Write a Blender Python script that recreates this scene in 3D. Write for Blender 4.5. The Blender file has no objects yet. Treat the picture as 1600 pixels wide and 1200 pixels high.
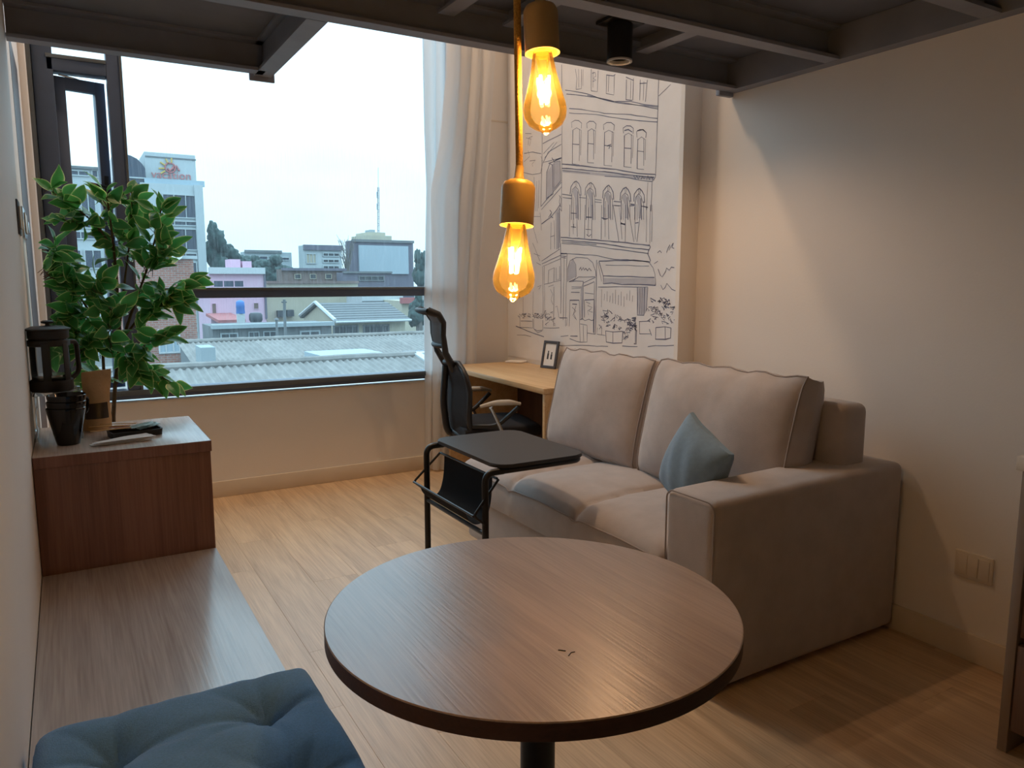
import bpy, bmesh, math, random
from mathutils import Vector, Matrix, noise
random.seed(7)
PI = math.pi
SC = bpy.context.scene
COL = SC.collection

# ---------------------------------------------------------------- camera, sky, exposure
cam_d = bpy.data.cameras.new('camera')
cam_d.sensor_width = 36.0
cam_d.lens = 1178.0 / 1600.0 * 36.0
cam_d.clip_start = 0.02
cam_d.clip_end = 2000.0
cam = bpy.data.objects.new('camera', cam_d)
COL.objects.link(cam)
cam.location = (0.0, 0.0, 1.30)
cam.rotation_euler = (math.radians(90 - 7.830), 0.0, math.radians(-30.485))
SC.camera = cam

SC.view_settings.view_transform = 'Standard'
SC.view_settings.look = 'None'
SC.view_settings.gamma = 1.0
SC.view_settings.use_curve_mapping = False
SC.view_settings.exposure = 0.60
SKY_STRENGTH = 1.02
SC.cycles.use_denoising = True
SC.cycles.max_bounces = 10
SC.cycles.diffuse_bounces = 6
SC.cycles.transparent_max_bounces = 24
SC.cycles.sample_clamp_indirect = 6.0
SC.cycles.caustics_reflective = False
SC.cycles.caustics_refractive = False

world = bpy.data.worlds.new('overcast_sky')
SC.world = world
world.use_nodes = True
wn, wl = world.node_tree.nodes, world.node_tree.links
wn.clear()
w_out = wn.new('ShaderNodeOutputWorld')
w_bg = wn.new('ShaderNodeBackground')
w_tc = wn.new('ShaderNodeTexCoord')
w_sep = wn.new('ShaderNodeSeparateXYZ')
w_ramp = wn.new('ShaderNodeValToRGB')
w_map = wn.new('ShaderNodeMapping')
w_noise = wn.new('ShaderNodeTexNoise')
w_mix = wn.new('ShaderNodeMixRGB')
w_cl = wn.new('ShaderNodeValToRGB')
wl.new(w_tc.outputs['Generated'], w_sep.inputs[0])
wl.new(w_sep.outputs['Z'], w_ramp.inputs[0])
r = w_ramp.color_ramp
# standard overcast luminance: the zenith is three times the horizon
r.elements[0].position = 0.0
r.elements[0].color = (0.60, 0.85, 1.00, 1)
r.elements[1].position = 1.0
r.elements[1].color = (1.80, 2.55, 3.00, 1)
w_map.inputs['Scale'].default_value = (2.2, 2.2, 6.0)
wl.new(w_tc.outputs['Generated'], w_map.inputs[0])
wl.new(w_map.outputs[0], w_noise.inputs['Vector'])
w_noise.inputs['Scale'].default_value = 1.6
w_noise.inputs['Detail'].default_value = 4.0
wl.new(w_noise.outputs[0], w_cl.inputs[0])
w_cl.color_ramp.elements[0].position = 0.35
w_cl.color_ramp.elements[0].color = (0.90, 0.93, 0.97, 1)
w_cl.color_ramp.elements[1].position = 0.65
w_cl.color_ramp.elements[1].color = (1.05, 1.05, 1.03, 1)
w_mix.blend_type = 'MULTIPLY'
w_mix.inputs[0].default_value = 1.0
wl.new(w_ramp.outputs[0], w_mix.inputs[1])
wl.new(w_cl.outputs[0], w_mix.inputs[2])
wl.new(w_mix.outputs[0], w_bg.inputs[0])
w_bg.inputs[1].default_value = SKY_STRENGTH
wl.new(w_bg.outputs[0], w_out.inputs[0])

# lamp powers (the lamps themselves are built with their fittings)
BULB_W = 2.2
SPOT_W = 8.0
BULB_RGB = (1.0, 0.50, 0.14)
SPOT_RGB = (1.0, 0.58, 0.30)
UPPER_W = 38.0

# ---------------------------------------------------------------- materials
def srgb(*c):
    return tuple(((x/255.0+0.055)/1.055)**2.4 if x > 10 else x/255.0/12.92 for x in c)

def new_mat(name):
    m = bpy.data.materials.new(name)
    m.use_nodes = True
    return m, m.node_tree.nodes, m.node_tree.links, m.node_tree.nodes['Principled BSDF']

def mat(name, col, rough=0.6, metal=0.0, var=0.06, scale=30.0, bump=0.0, bscale=200.0, sheen=0.0, spec=0.5, tint=0.0):
    """plain surface with a little procedural mottling, relief and per-object tint"""
    m, n, l, p = new_mat(name)
    tc = n.new('ShaderNodeTexCoord')
    ns = n.new('ShaderNodeTexNoise')
    ns.inputs['Scale'].default_value = scale
    ns.inputs['Detail'].default_value = 4
    l.new(tc.outputs['Object'], ns.inputs['Vector'])
    rp = n.new('ShaderNodeValToRGB')
    rp.color_ramp.elements[0].position = 0.3
    rp.color_ramp.elements[1].position = 0.7
    rp.color_ramp.elements[0].color = (*[c*(1-var) for c in col], 1)
    rp.color_ramp.elements[1].color = (*[min(1, c*(1+var)) for c in col], 1)
    l.new(ns.outputs[0], rp.inputs[0])
    out = rp.outputs[0]
    if tint:
        oi = n.new('ShaderNodeObjectInfo')
        hs = n.new('ShaderNodeHueSaturation')
        mr = n.new('ShaderNodeMapRange')
        mr.inputs[3].default_value = 1-tint
        mr.inputs[4].default_value = 1+tint
        l.new(oi.outputs['Random'], mr.inputs[0])
        l.new(mr.outputs[0], hs.inputs['Value'])
        l.new(out, hs.inputs['Color'])
        out = hs.outputs[0]
    l.new(out, p.inputs['Base Color'])
    p.inputs['Roughness'].default_value = rough
    p.inputs['Metallic'].default_value = metal
    p.inputs['Specular IOR Level'].default_value = spec
    if sheen:
        p.inputs['Sheen Weight'].default_value = sheen
        p.inputs['Sheen Roughness'].default_value = 0.4
    if bump:
        n2 = n.new('ShaderNodeTexNoise')
        n2.inputs['Scale'].default_value = bscale
        n2.inputs['Detail'].default_value = 3
        l.new(tc.outputs['Object'], n2.inputs['Vector'])
        b = n.new('ShaderNodeBump')
        b.inputs['Strength'].default_value = bump
        b.inputs['Distance'].default_value = 0.004
        l.new(n2.outputs[0], b.inputs['Height'])
        l.new(b.outputs[0], p.inputs['Normal'])
    return m

def wood(name, dark, light, axis='y', rough=0.45, tint=0.0, fine=1.0, bump=0.15, ior=1.5):
    m, n, l, p = new_mat(name)
    tc = n.new('ShaderNodeTexCoord')
    oi = n.new('ShaderNodeObjectInfo')
    add = n.new('ShaderNodeVectorMath'); add.operation = 'ADD'
    sc = n.new('ShaderNodeVectorMath'); sc.operation = 'SCALE'
    comb = n.new('ShaderNodeCombineXYZ')
    for i in range(3):
        l.new(oi.outputs['Random'], comb.inputs[i])
    l.new(comb.outputs[0], sc.inputs[0])
    sc.inputs['Scale'].default_value = 17.0 if tint else 0.0
    l.new(tc.outputs['Object'], add.inputs[0]); l.new(sc.outputs[0], add.inputs[1])
    def grain(long, across, detail, dist):
        mp = n.new('ShaderNodeMapping')
        s = [across]*3
        s['xyz'.index(axis)] = long
        mp.inputs['Scale'].default_value = s
        l.new(add.outputs[0], mp.inputs[0])
        t = n.new('ShaderNodeTexNoise')
        t.inputs['Scale'].default_value = 1.0
        t.inputs['Detail'].default_value = detail
        t.inputs['Distortion'].default_value = dist
        l.new(mp.outputs[0], t.inputs['Vector'])
        return t
    a = grain(1.4*fine, 16*fine, 5, 0.8)
    b = grain(5*fine, 190*fine, 3, 0.2)
    mx = n.new('ShaderNodeMath'); mx.operation = 'MULTIPLY_ADD'
    l.new(b.outputs[0], mx.inputs[0]); mx.inputs[1].default_value = 0.45
    m2 = n.new('ShaderNodeMath'); m2.operation = 'MULTIPLY'
    l.new(a.outputs[0], m2.inputs[0]); m2.inputs[1].default_value = 0.6
    l.new(m2.outputs[0], mx.inputs[2])
    rp = n.new('ShaderNodeValToRGB')
    rp.color_ramp.elements[0].position = 0.36
    rp.color_ramp.elements[1].position = 0.66
    rp.color_ramp.elements[0].color = (*dark, 1)
    rp.color_ramp.elements[1].color = (*light, 1)
    l.new(mx.outputs[0], rp.inputs[0])
    out = rp.outputs[0]
    if tint:
        hs = n.new('ShaderNodeHueSaturation')
        mr = n.new('ShaderNodeMapRange')
        mr.inputs[3].default_value = 1-tint
        mr.inputs[4].default_value = 1+tint
        l.new(oi.outputs['Random'], mr.inputs[0])
        l.new(mr.outputs[0], hs.inputs['Value'])
        l.new(out, hs.inputs['Color'])
        out = hs.outputs[0]
    l.new(out, p.inputs['Base Color'])
    p.inputs['Roughness'].default_value = rough
    p.inputs['IOR'].default_value = ior
    bp = n.new('ShaderNodeBump')
    bp.inputs['Strength'].default_value = bump
    bp.inputs['Distance'].default_value = 0.002
    l.new(b.outputs[0], bp.inputs['Height'])
    l.new(bp.outputs[0], p.inputs['Normal'])
    return m

def thin_glass(name, tint=(0.96, 0.98, 0.98), rough=0.02, ior=1.45, veil=0.0, veil_col=(0.9, 0.95, 1.0), streaks=False, gloss=1.0):
    """single-skin glass: clear transmission, fresnel gloss and an optional wet or coated veil that scatters light"""
    m, n, l, p = new_mat(name)
    n.remove(p)
    out = n['Material Output']
    tr = n.new('ShaderNodeBsdfTransparent'); tr.inputs[0].default_value = (*tint, 1)
    gl = n.new('ShaderNodeBsdfGlossy'); gl.inputs['Roughness'].default_value = rough
    fr = n.new('ShaderNodeFresnel'); fr.inputs[0].default_value = ior
    fm = n.new('ShaderNodeMath'); fm.operation = 'MULTIPLY'; fm.inputs[1].default_value = gloss
    l.new(fr.outputs[0], fm.inputs[0])
    mx = n.new('ShaderNodeMixShader')
    l.new(fm.outputs[0], mx.inputs[0]); l.new(tr.outputs[0], mx.inputs[1]); l.new(gl.outputs[0], mx.inputs[2])
    last = mx.outputs[0]
    if veil:
        tl = n.new('ShaderNodeBsdfTranslucent'); tl.inputs[0].default_value = (*veil_col, 1)
        m2 = n.new('ShaderNodeMixShader')
        m2.inputs[0].default_value = veil
        if streaks:
            tc = n.new('ShaderNodeTexCoord')
            mp = n.new('ShaderNodeMapping'); mp.inputs['Scale'].default_value = (160, 1, 9)
            ns = n.new('ShaderNodeTexNoise'); ns.inputs['Scale'].default_value = 1.0; ns.inputs['Detail'].default_value = 3
            l.new(tc.outputs['Object'], mp.inputs[0]); l.new(mp.outputs[0], ns.inputs['Vector'])
            mr = n.new('ShaderNodeMapRange')
            mr.inputs[1].default_value = 0.45; mr.inputs[2].default_value = 0.75
            mr.inputs[3].default_value = veil*0.8; mr.inputs[4].default_value = veil*2.2
            l.new(ns.outputs[0], mr.inputs[0]); l.new(mr.outputs[0], m2.inputs[0])
        l.new(last, m2.inputs[1]); l.new(tl.outputs[0], m2.inputs[2])
        last = m2.outputs[0]
    l.new(last, out.inputs[0])
    return m

def emit(name, col, strength):
    m, n, l, p = new_mat(name)
    p.inputs['Base Color'].default_value = (*col, 1)
    p.inputs['Emission Color'].default_value = (*col, 1)
    p.inputs['Emission Strength'].default_value = strength
    return m

def sheer(name, col, see=0.25, trans=0.5):
    m, n, l, p = new_mat(name)
    n.remove(p)
    out = n['Material Output']
    df = n.new('ShaderNodeBsdfDiffuse'); df.inputs[0].default_value = (*col, 1)
    tl = n.new('ShaderNodeBsdfTranslucent'); tl.inputs[0].default_value = (*col, 1)
    tr = n.new('ShaderNodeBsdfTransparent')
    a = n.new('ShaderNodeMixShader'); a.inputs[0].default_value = trans
    b = n.new('ShaderNodeMixShader'); b.inputs[0].default_value = see
    tc = n.new('ShaderNodeTexCoord')
    wv = n.new('ShaderNodeTexNoise'); wv.inputs['Scale'].default_value = 600
    l.new(tc.outputs['Object'], wv.inputs['Vector'])
    mr = n.new('ShaderNodeMapRange'); mr.inputs[3].default_value = see*0.6; mr.inputs[4].default_value = see*1.4
    l.new(wv.outputs[0], mr.inputs[0]); l.new(mr.outputs[0], b.inputs[0])
    l.new(df.outputs[0], a.inputs[1]); l.new(tl.outputs[0], a.inputs[2])
    l.new(a.outputs[0], b.inputs[1]); l.new(tr.outputs[0], b.inputs[2])
    l.new(b.outputs[0], out.inputs[0])
    return m

M = {}
M['wall'] = mat('wall_paint', srgb(240, 236, 231), 0.75, var=0.015, scale=3, bump=0.08, bscale=120)
M['wall_left'] = mat('wall_paint_left', srgb(238, 235, 233), 0.7, var=0.015, scale=3, bump=0.08, bscale=120)
M['white'] = mat('white_paint', srgb(232, 228, 222), 0.5, var=0.02, scale=8)
M['skirting'] = mat('skirting_paint', srgb(226, 216, 200), 0.4, var=0.02, scale=8)
M['steel'] = mat('painted_steel', srgb(138, 142, 154), 0.5, var=0.08, scale=9, bump=0.1, bscale=60)
M['deck'] = mat('loft_deck', srgb(112, 116, 128), 0.8, var=0.12, scale=5, bump=0.2, bscale=40)
M['frame'] = mat('dark_aluminium', srgb(80, 94, 118), 0.4, 0.0, var=0.05, scale=12)
M['frame_lip'] = mat('grey_aluminium', srgb(104, 112, 118), 0.35, 0.4, var=0.05, scale=12)
M['darkwood'] = wood('dark_wood_post', srgb(58, 40, 34), srgb(84, 60, 50), 'z')
M['floor'] = wood('oak_floor', srgb(190, 160, 126), srgb(228, 200, 164), 'y', rough=0.40, tint=0.05, ior=1.65)
M['bench'] = wood('grey_brown_laminate', srgb(176, 165, 160), srgb(212, 203, 198), 'y', rough=0.26, fine=0.9, ior=1.9)
M['bench_v'] = wood('brown_laminate_front', srgb(116, 80, 68), srgb(146, 106, 92), 'z', rough=0.5, fine=0.9)
M['table'] = wood('table_laminate', srgb(140, 121, 112), srgb(174, 156, 147), 'y', rough=0.28, fine=1.1, ior=1.9)
M['table_edge'] = wood('table_edge_band', srgb(66, 42, 32), srgb(92, 60, 46), 'x', rough=0.5)
M['desk'] = wood('light_oak_laminate', srgb(196, 160, 114), srgb(222, 190, 146), 'y', rough=0.4, fine=0.8)
M['black'] = mat('black_powder_coat', srgb(24, 24, 26), 0.4, var=0.06)
M['black_plastic'] = mat('black_plastic', srgb(30, 30, 33), 0.45, var=0.06)
M['black_top'] = mat('black_table_top', srgb(46, 45, 47), 0.42, var=0.04, scale=40)
M['black_cloth'] = mat('black_fabric', srgb(28, 28, 34), 0.85, var=0.15, scale=300, bump=0.3, bscale=500)
M['mesh'] = mat('chair_mesh', srgb(66, 68, 74), 0.8, var=0.2, scale=260, bump=0.3, bscale=400)
M['mesh_light'] = mat('headrest_mesh', srgb(132, 136, 142), 0.8, var=0.15, scale=260, bump=0.3, bscale=400)
M['chrome'] = mat('chrome', srgb(214, 212, 208), 0.22, 0.9, var=0.02)
M['armpad'] = mat('grey_arm_pad', srgb(196, 192, 184), 0.5, var=0.03)
M['sofa'] = mat('greige_velvet', srgb(182, 172, 168), 0.85, var=0.07, scale=14, bump=0.25, bscale=420, sheen=0.35)
M['sofa_pipe'] = mat('greige_piping', srgb(158, 146, 140), 0.8, var=0.05)
M['pillow'] = mat('blue_grey_cloth', srgb(124, 148, 168), 0.9, var=0.05, scale=60, bump=0.35, bscale=600, sheen=0.2)
M['cushion'] = mat('slate_blue_felt', srgb(112, 162, 208), 0.95, var=0.10, scale=240, bump=0.5, bscale=500, sheen=0.25)
M['curtain'] = sheer('sheer_white_voile', srgb(246, 246, 246), 0.06, 0.6)
M['mural'] = mat('mural_paper', srgb(236, 235, 236), 0.7, var=0.045, scale=4.5)
M['ink'] = mat('mural_ink', srgb(108, 112, 138), 0.8, var=0.1)
M['wash'] = mat('mural_wash', srgb(196, 197, 206), 0.8, var=0.06, scale=12)
M['brass'] = mat('brushed_gold', srgb(218, 184, 128), 0.42, 0.2, var=0.05)
M['cord'] = mat('braided_cord', srgb(196, 150, 70), 0.7, var=0.25, scale=300, bump=0.4, bscale=500)
M['filament'] = emit('led_filament', (1.0, 0.74, 0.28), 70.0)
M['bulb'] = thin_glass('amber_glass', (1.0, 0.88, 0.60), 0.03, 1.45, veil=0.03, veil_col=(1.0, 0.66, 0.20))
M['stem'] = thin_glass('clear_stem_glass', (1.0, 0.93, 0.70), 0.05, 1.45, veil=0.25, veil_col=(1.0, 0.75, 0.25))
M['glass'] = thin_glass('window_glass', (0.94, 0.97, 0.98), 0.01, 1.35, veil=0.03, streaks=True, gloss=0.5)
M['clear'] = thin_glass('clear_glass', (0.93, 0.96, 0.96), 0.02, 1.45)
M['acrylic'] = thin_glass('clear_acrylic', (0.95, 0.97, 0.97), 0.03, 1.45, veil=0.12)
M['gloss_black'] = mat('gloss_black_glaze', srgb(16, 17, 20), 0.12, var=0.05)
M['kraft'] = mat('kraft_paper', srgb(198, 168, 130), 0.65, var=0.06, scale=40, bump=0.3, bscale=60)
M['coffee'] = mat('coffee_window', srgb(58, 50, 46), 0.35, var=0.15, scale=90)
M['paper'] = mat('napkin_paper', srgb(238, 239, 242), 0.8, var=0.03)
M['foil'] = mat('foil_sachet', srgb(176, 198, 200), 0.3, 0.4, var=0.3, scale=60, bump=0.6, bscale=90)
M['pack'] = mat('brown_sachet', srgb(150, 94, 62), 0.5, var=0.2, scale=60, bump=0.4, bscale=80)
M['stick'] = wood('stirrer_wood', srgb(196, 150, 84), srgb(222, 180, 112), 'x', rough=0.6)
M['outlet'] = mat('outlet_plastic', srgb(226, 216, 200), 0.35, var=0.01)
M['photo_mat'] = mat('frame_mat', srgb(232, 232, 232), 0.7, var=0.02)
M['photo_ink'] = mat('frame_ink', srgb(54, 56, 62), 0.7)
M['frame_grey'] = mat('charcoal_frame', srgb(70, 70, 76), 0.5, var=0.06)
M['kitchen'] = wood('kitchen_front', srgb(104, 78, 66), srgb(124, 96, 82), 'z', rough=0.45)
M['kitchen_edge'] = mat('kitchen_panel', srgb(150, 132, 118), 0.5, var=0.03)
M['counter'] = mat('counter_stone', srgb(226, 214, 198), 0.35, var=0.03, scale=50)
M['bark'] = mat('bark', srgb(92, 76, 58), 0.85, var=0.2, scale=60, bump=0.5, bscale=100)
M['pot'] = mat('dark_pot', srgb(52, 50, 50), 0.6, var=0.08)
M['soil'] = mat('soil', srgb(54, 42, 34), 0.95, var=0.3, scale=80)

def leaf_mat(name):
    m, n, l, p = new_mat(name)
    at = n.new('ShaderNodeAttribute'); at.attribute_name = 'rim'
    oi = n.new('ShaderNodeObjectInfo')
    tc = n.new('ShaderNodeTexCoord')
    ns = n.new('ShaderNodeTexNoise'); ns.inputs['Scale'].default_value = 55
    l.new(tc.outputs['Object'], ns.inputs['Vector'])
    ad = n.new('ShaderNodeMath'); ad.operation = 'MULTIPLY_ADD'
    l.new(ns.outputs[0], ad.inputs[0]); ad.inputs[1].default_value = 0.5
    l.new(at.outputs['Fac'], ad.inputs[2])
    rp = n.new('ShaderNodeValToRGB')
    els = rp.color_ramp.elements
    els[0].position = 0.0; els[0].color = (*srgb(66, 138, 72), 1)
    els[1].position = 1.0; els[1].color = (*srgb(226, 234, 178), 1)
    e = els.new(0.62); e.color = (*srgb(80, 156, 82), 1)
    e = els.new(0.88); e.color = (*srgb(132, 190, 104), 1)
    l.new(ad.outputs[0], rp.inputs[0])
    hs = n.new('ShaderNodeHueSaturation')
    mr = n.new('ShaderNodeMapRange'); mr.inputs[3].default_value = 0.85; mr.inputs[4].default_value = 1.55
    l.new(oi.outputs['Random'], mr.inputs[0]); l.new(mr.outputs[0], hs.inputs['Value'])
    l.new(rp.outputs[0], hs.inputs['Color'])
    l.new(hs.outputs[0], p.inputs['Base Color'])
    p.inputs['Roughness'].default_value = 0.38
    tl = n.new('ShaderNodeBsdfTranslucent')
    l.new(hs.outputs[0], tl.inputs[0])
    mx = n.new('ShaderNodeMixShader'); mx.inputs[0].default_value = 0.42
    l.new(p.outputs[0], mx.inputs[1]); l.new(tl.outputs[0], mx.inputs[2])
    l.new(mx.outputs[0], n['Material Output'].inputs[0])
    return m
M['leaf'] = leaf_mat('variegated_leaf')

# ---------------------------------------------------------------- shape helpers
def B():
    return bmesh.new()

def box(bm, x0, x1, y0, y1, z0, z1, bev=0.0, seg=2):
    r = bmesh.ops.create_cube(bm, size=1.0)
    vs = r['verts']
    for v in vs:
        v.co = Vector(((x0+x1)/2 + v.co.x*(x1-x0), (y0+y1)/2 + v.co.y*(y1-y0), (z0+z1)/2 + v.co.z*(z1-z0)))
    if bev:
        es = list({e for v in vs for e in v.link_edges})
        bmesh.ops.bevel(bm, geom=es, offset=bev, segments=seg, affect='EDGES', profile=0.5)
    return bm

def tube(bm, pts, r, n=8, closed=False, cap=True, radii=None):
    pts = [Vector(p) for p in pts]
    N = len(pts)
    rings = []
    up = None
    for i, p in enumerate(pts):
        if closed:
            t = (pts[(i+1) % N]-pts[i-1]).normalized()
        else:
            t = (pts[min(i+1, N-1)]-pts[max(i-1, 0)]).normalized()
        if up is None:
            up = Vector((0, 0, 1)) if abs(t.z) < 0.9 else Vector((1, 0, 0))
        s = t.cross(up)
        if s.length < 1e-6:
            s = t.orthogonal()
        s.normalize()
        up = s.cross(t).normalized()
        rr = radii[i] if radii else r
        rings.append([bm.verts.new(p + s*math.cos(2*PI*k/n)*rr + up*math.sin(2*PI*k/n)*rr) for k in range(n)])
    m = N if closed else N-1
    for i in range(m):
        a, b = rings[i], rings[(i+1) % N]
        for k in range(n):
            bm.faces.new((a[k], a[(k+1) % n], b[(k+1) % n], b[k]))
    if cap and not closed:
        bm.faces.new(rings[0][::-1]); bm.faces.new(rings[-1])
    return bm

def bend(pts, r=0.04, k=6):
    """polyline with its inner corners rounded"""
    pts = [Vector(p) for p in pts]
    out = [pts[0]]
    for i in range(1, len(pts)-1):
        a, p, b = pts[i-1], pts[i], pts[i+1]
        d = min(r, (a-p).length*0.49, (b-p).length*0.49)
        s, e = p+(a-p).normalized()*d, p+(b-p).normalized()*d
        for j in range(k+1):
            t = j/k
            out.append(s*(1-t)**2 + p*2*t*(1-t) + e*t*t)
    out.append(pts[-1])
    return out

def lathe(bm, prof, c=(0, 0, 0), n=32):
    c = Vector(c)
    rings = []
    for r_, z in prof:
        if r_ < 1e-5:
            rings.append([bm.verts.new(c+Vector((0, 0, z)))])
        else:
            rings.append([bm.verts.new(c+Vector((r_*math.cos(2*PI*k/n), r_*math.sin(2*PI*k/n), z))) for k in range(n)])
    for a, b in zip(rings, rings[1:]):
        for k in range(n):
            k2 = (k+1) % n
            if len(a) == 1 and len(b) == 1: continue
            if len(a) == 1: bm.faces.new((a[0], b[k2], b[k]))
            elif len(b) == 1: bm.faces.new((a[k], a[k2], b[0]))
            else: bm.faces.new((a[k], a[k2], b[k2], b[k]))
    return bm

def prism(bm, poly, axis, a, b):
    """extrude a 2D outline along axis; outline is given in the other two axes in xyz order"""
    def P3(q, t):
        if axis == 'x': return (t, q[0], q[1])
        if axis == 'y': return (q[0], t, q[1])
        return (q[0], q[1], t)
    A = [bm.verts.new(P3(q, a)) for q in poly]
    Bv = [bm.verts.new(P3(q, b)) for q in poly]
    n = len(poly)
    bm.faces.new(A[::-1]); bm.faces.new(Bv)
    for i in range(n):
        bm.faces.new((A[i], A[(i+1) % n], Bv[(i+1) % n], Bv[i]))
    return bm

def rrect(x0, x1, y0, y1, r, k=6):
    out = []
    for cx, cy, a0 in ((x1-r, y1-r, 0), (x0+r, y1-r, 90), (x0+r, y0+r, 180), (x1-r, y0+r, 270)):
        for j in range(k+1):
            a = math.radians(a0+90*j/k)
            out.append((cx+r*math.cos(a), cy+r*math.sin(a)))
    return out

def grid(bm, f, nu, nv):
    V = [[bm.verts.new(f(i/nu, j/nv)) for j in range(nv+1)] for i in range(nu+1)]
    for i in range(nu):
        for j in range(nv):
            bm.faces.new((V[i][j], V[i+1][j], V[i+1][j+1], V[i][j+1]))
    return V

PUFF = {}
def puff(bm, w, d, h, rnd=0.25, bulge=0.35, n=14, wr=0.004, seed=0, pinch=0.0):
    """soft cushion centred on the origin: w (x), d (y), h (z); faces bulge, edges round, corners pinch"""
    PUFF.clear()
    t = bmesh.new()
    bmesh.ops.create_cube(t, size=2.0)
    bmesh.ops.subdivide_edges(t, edges=t.edges[:], cuts=n, use_grid_fill=True)
    idx = {}
    for v in t.verts:
        p = v.co.copy()
        u, q, s = p
        er = 1.0 - bulge*0.5*(abs(u)**4 + abs(q)**4 - 0.5*abs(u*q)**4)
        px = u*(1 - rnd*0.10*(q*q) - pinch*(1-abs(q)**2)*0.5)
        py = q*(1 - rnd*0.10*(u*u) - pinch*(1-abs(u)**2)*0.5)
        k = 1 - rnd*0.06*abs(s)**3
        co = Vector((px*k*w/2, py*k*d/2, s*er*h/2))
        nn = noise.noise(Vector((co.x*7+seed*3.1, co.y*7, co.z*7+seed)))
        n2 = noise.noise(Vector((co.x*22+seed*5.7, co.y*9, co.z*5+seed*2)))
        co += Vector((0.3*nn, 0.3*n2, nn+0.6*n2))*wr
        idx[v.index] = bm.verts.new(co)
        PUFF[idx[v.index]] = (u, q, s)
    for f in t.faces:
        bm.faces.new([idx[v.index] for v in f.verts])
    t.free()
    return bm

def xform(bm, loc=(0, 0, 0), rot=None):
    mtx = Matrix.Translation(loc)
    if rot is not None:
        mtx = mtx @ rot
    bmesh.ops.transform(bm, matrix=mtx, verts=bm.verts[:])
    return bm

def R3(x=0, y=0, z=0):
    return Matrix.Rotation(math.radians(z), 4, 'Z') @ Matrix.Rotation(math.radians(y), 4, 'Y') @ Matrix.Rotation(math.radians(x), 4, 'X')

def link_mesh(name, bm, m, parent=None, loc=None, smooth=True, ang=38, kind=None):
    """one mesh object; bm is in world coordinates, the object's origin goes to loc (or the parent's origin)"""
    bmesh.ops.recalc_face_normals(bm, faces=bm.faces[:])
    org = Vector((0, 0, 0))
    if parent is not None:
        org = parent.get('_o')
        org = Vector(org) if org is not None else Vector((0, 0, 0))
    elif loc is not None:
        org = Vector(loc)
    if org.length > 0:
        bmesh.ops.translate(bm, vec=-org, verts=bm.verts[:])
    me = bpy.data.meshes.new(name)
    bm.to_mesh(me); bm.free()
    for mm in (m if isinstance(m, (list, tuple)) else [m]):
        me.materials.append(mm)
    if smooth:
        for p in me.polygons: p.use_smooth = True
        me.set_sharp_from_angle(angle=math.radians(ang))
    o = bpy.data.objects.new(name, me)
    COL.objects.link(o)
    if parent is not None:
        o.parent = parent
    else:
        o.location = org
    o['_o'] = tuple(org)
    if kind: o['kind'] = kind
    return o

def tag(o, label, cat, group=None):
    o['label'] = label; o['category'] = cat
    if group: o['group'] = group
    return o

def thing(name, label, cat, loc=(0, 0, 0), group=None):
    o = bpy.data.objects.new(name, None)
    o.empty_display_size = 0.05
    COL.objects.link(o)
    o.location = loc
    o['_o'] = tuple(loc)
    return tag(o, label, cat, group)

def struct(name, bm, m, label=None, **k):
    o = link_mesh(name, bm, m, **k)
    o['kind'] = 'structure'
    if label: o['label'] = label
    return o

def copy_tree(o, parent=None):
    c = o.copy(); COL.objects.link(c)
    if parent is not None: c.parent = parent
    for ch in list(o.children): copy_tree(ch, c)
    return c

# ================================================================ the room
XL, XR, YB, YW, ZT = -0.115, 2.607, -2.6, 4.718, 4.9
XM = 2.74                                    # wall with the drawing, set back from the sofa wall
ZL = 2.117                                   # underside of the loft beams

# floor: a dark base with every plank its own piece
fl = struct('floor', box(B(), XL-0.1, XM+0.1, YB-0.1, YW+0.1, -0.12, -0.012), M['deck'], 'light oak laminate floor in long planks')
PW, PL = 0.192, 1.28
pm = {}
i = 0
x = XL
while x < XM-0.005:
    x1 = min(x+PW, XM)
    off = [0, 0.52, 0.86, 0.3][i % 4]
    y = YB - off*PL
    while y < YW:
        a, b = max(y, YB), min(y+PL, YW)
        if b-a > 0.02:
            key = (round(x1-x, 4), round(b-a, 4))
            if key not in pm:
                o = link_mesh('plank', box(B(), -key[0]/2+0.0002, key[0]/2-0.0002, -key[1]/2+0.0002, key[1]/2-0.0002, -0.012, 0.0, 0.0005, 1), M['floor'], None)
                pm[key] = o
            else:
                o = pm[key].copy(); COL.objects.link(o)
            o.parent = fl
            o.location = ((x+x1)/2, (a+b)/2, 0)
        y += PL
    x += PW; i += 1

struct('wall_right', box(B(), XR, XM+0.12, YB, 2.69, 0, ZT), M['wall'], 'plain off-white wall behind the sofa')
struct('wall_back', box(B(), XL-0.1, XM+0.12, YB-0.12, YB, 0, ZT), M['wall'], 'plain wall behind the viewer')
struct('wall_left', box(B(), XL-0.12, XL, YB, 3.45, 0, ZT), M['wall_left'], 'off-white wall beside the bench')
struct('wall_left', box(B(), XL-0.12, XL, 4.10, YW, 0, ZT), M['wall_left'], 'off-white wall between dark post and window')
t1 = struct('trim_1', box(B(), XL-0.12, XL+0.001, 3.45, 4.10, 0, 2.22), M['darkwood'], 'dark brown sliding door edge beside the switches')
link_mesh('latch', box(B(), XL+0.001, XL+0.007, 3.66, 3.78, 1.49, 1.535, 0.002), M['chrome'], t1)
struct('wall_left', box(B(), XL-0.12, XL, 3.45, 4.10, 2.22, ZT), M['wall_left'], 'off-white wall over the dark door edge')
struct('trim_2', box(B(), XL, XL+0.027, 4.40, YW, 0, ZT, 0.003), M['wall_left'], 'white corner post beside the window')
struct('trim_3', box(B(), XL+0.027, XL+0.047, 4.62, YW, 0, ZT, 0.003), M['frame_lip'], 'grey jamb strip beside the dark window frame')
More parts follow.
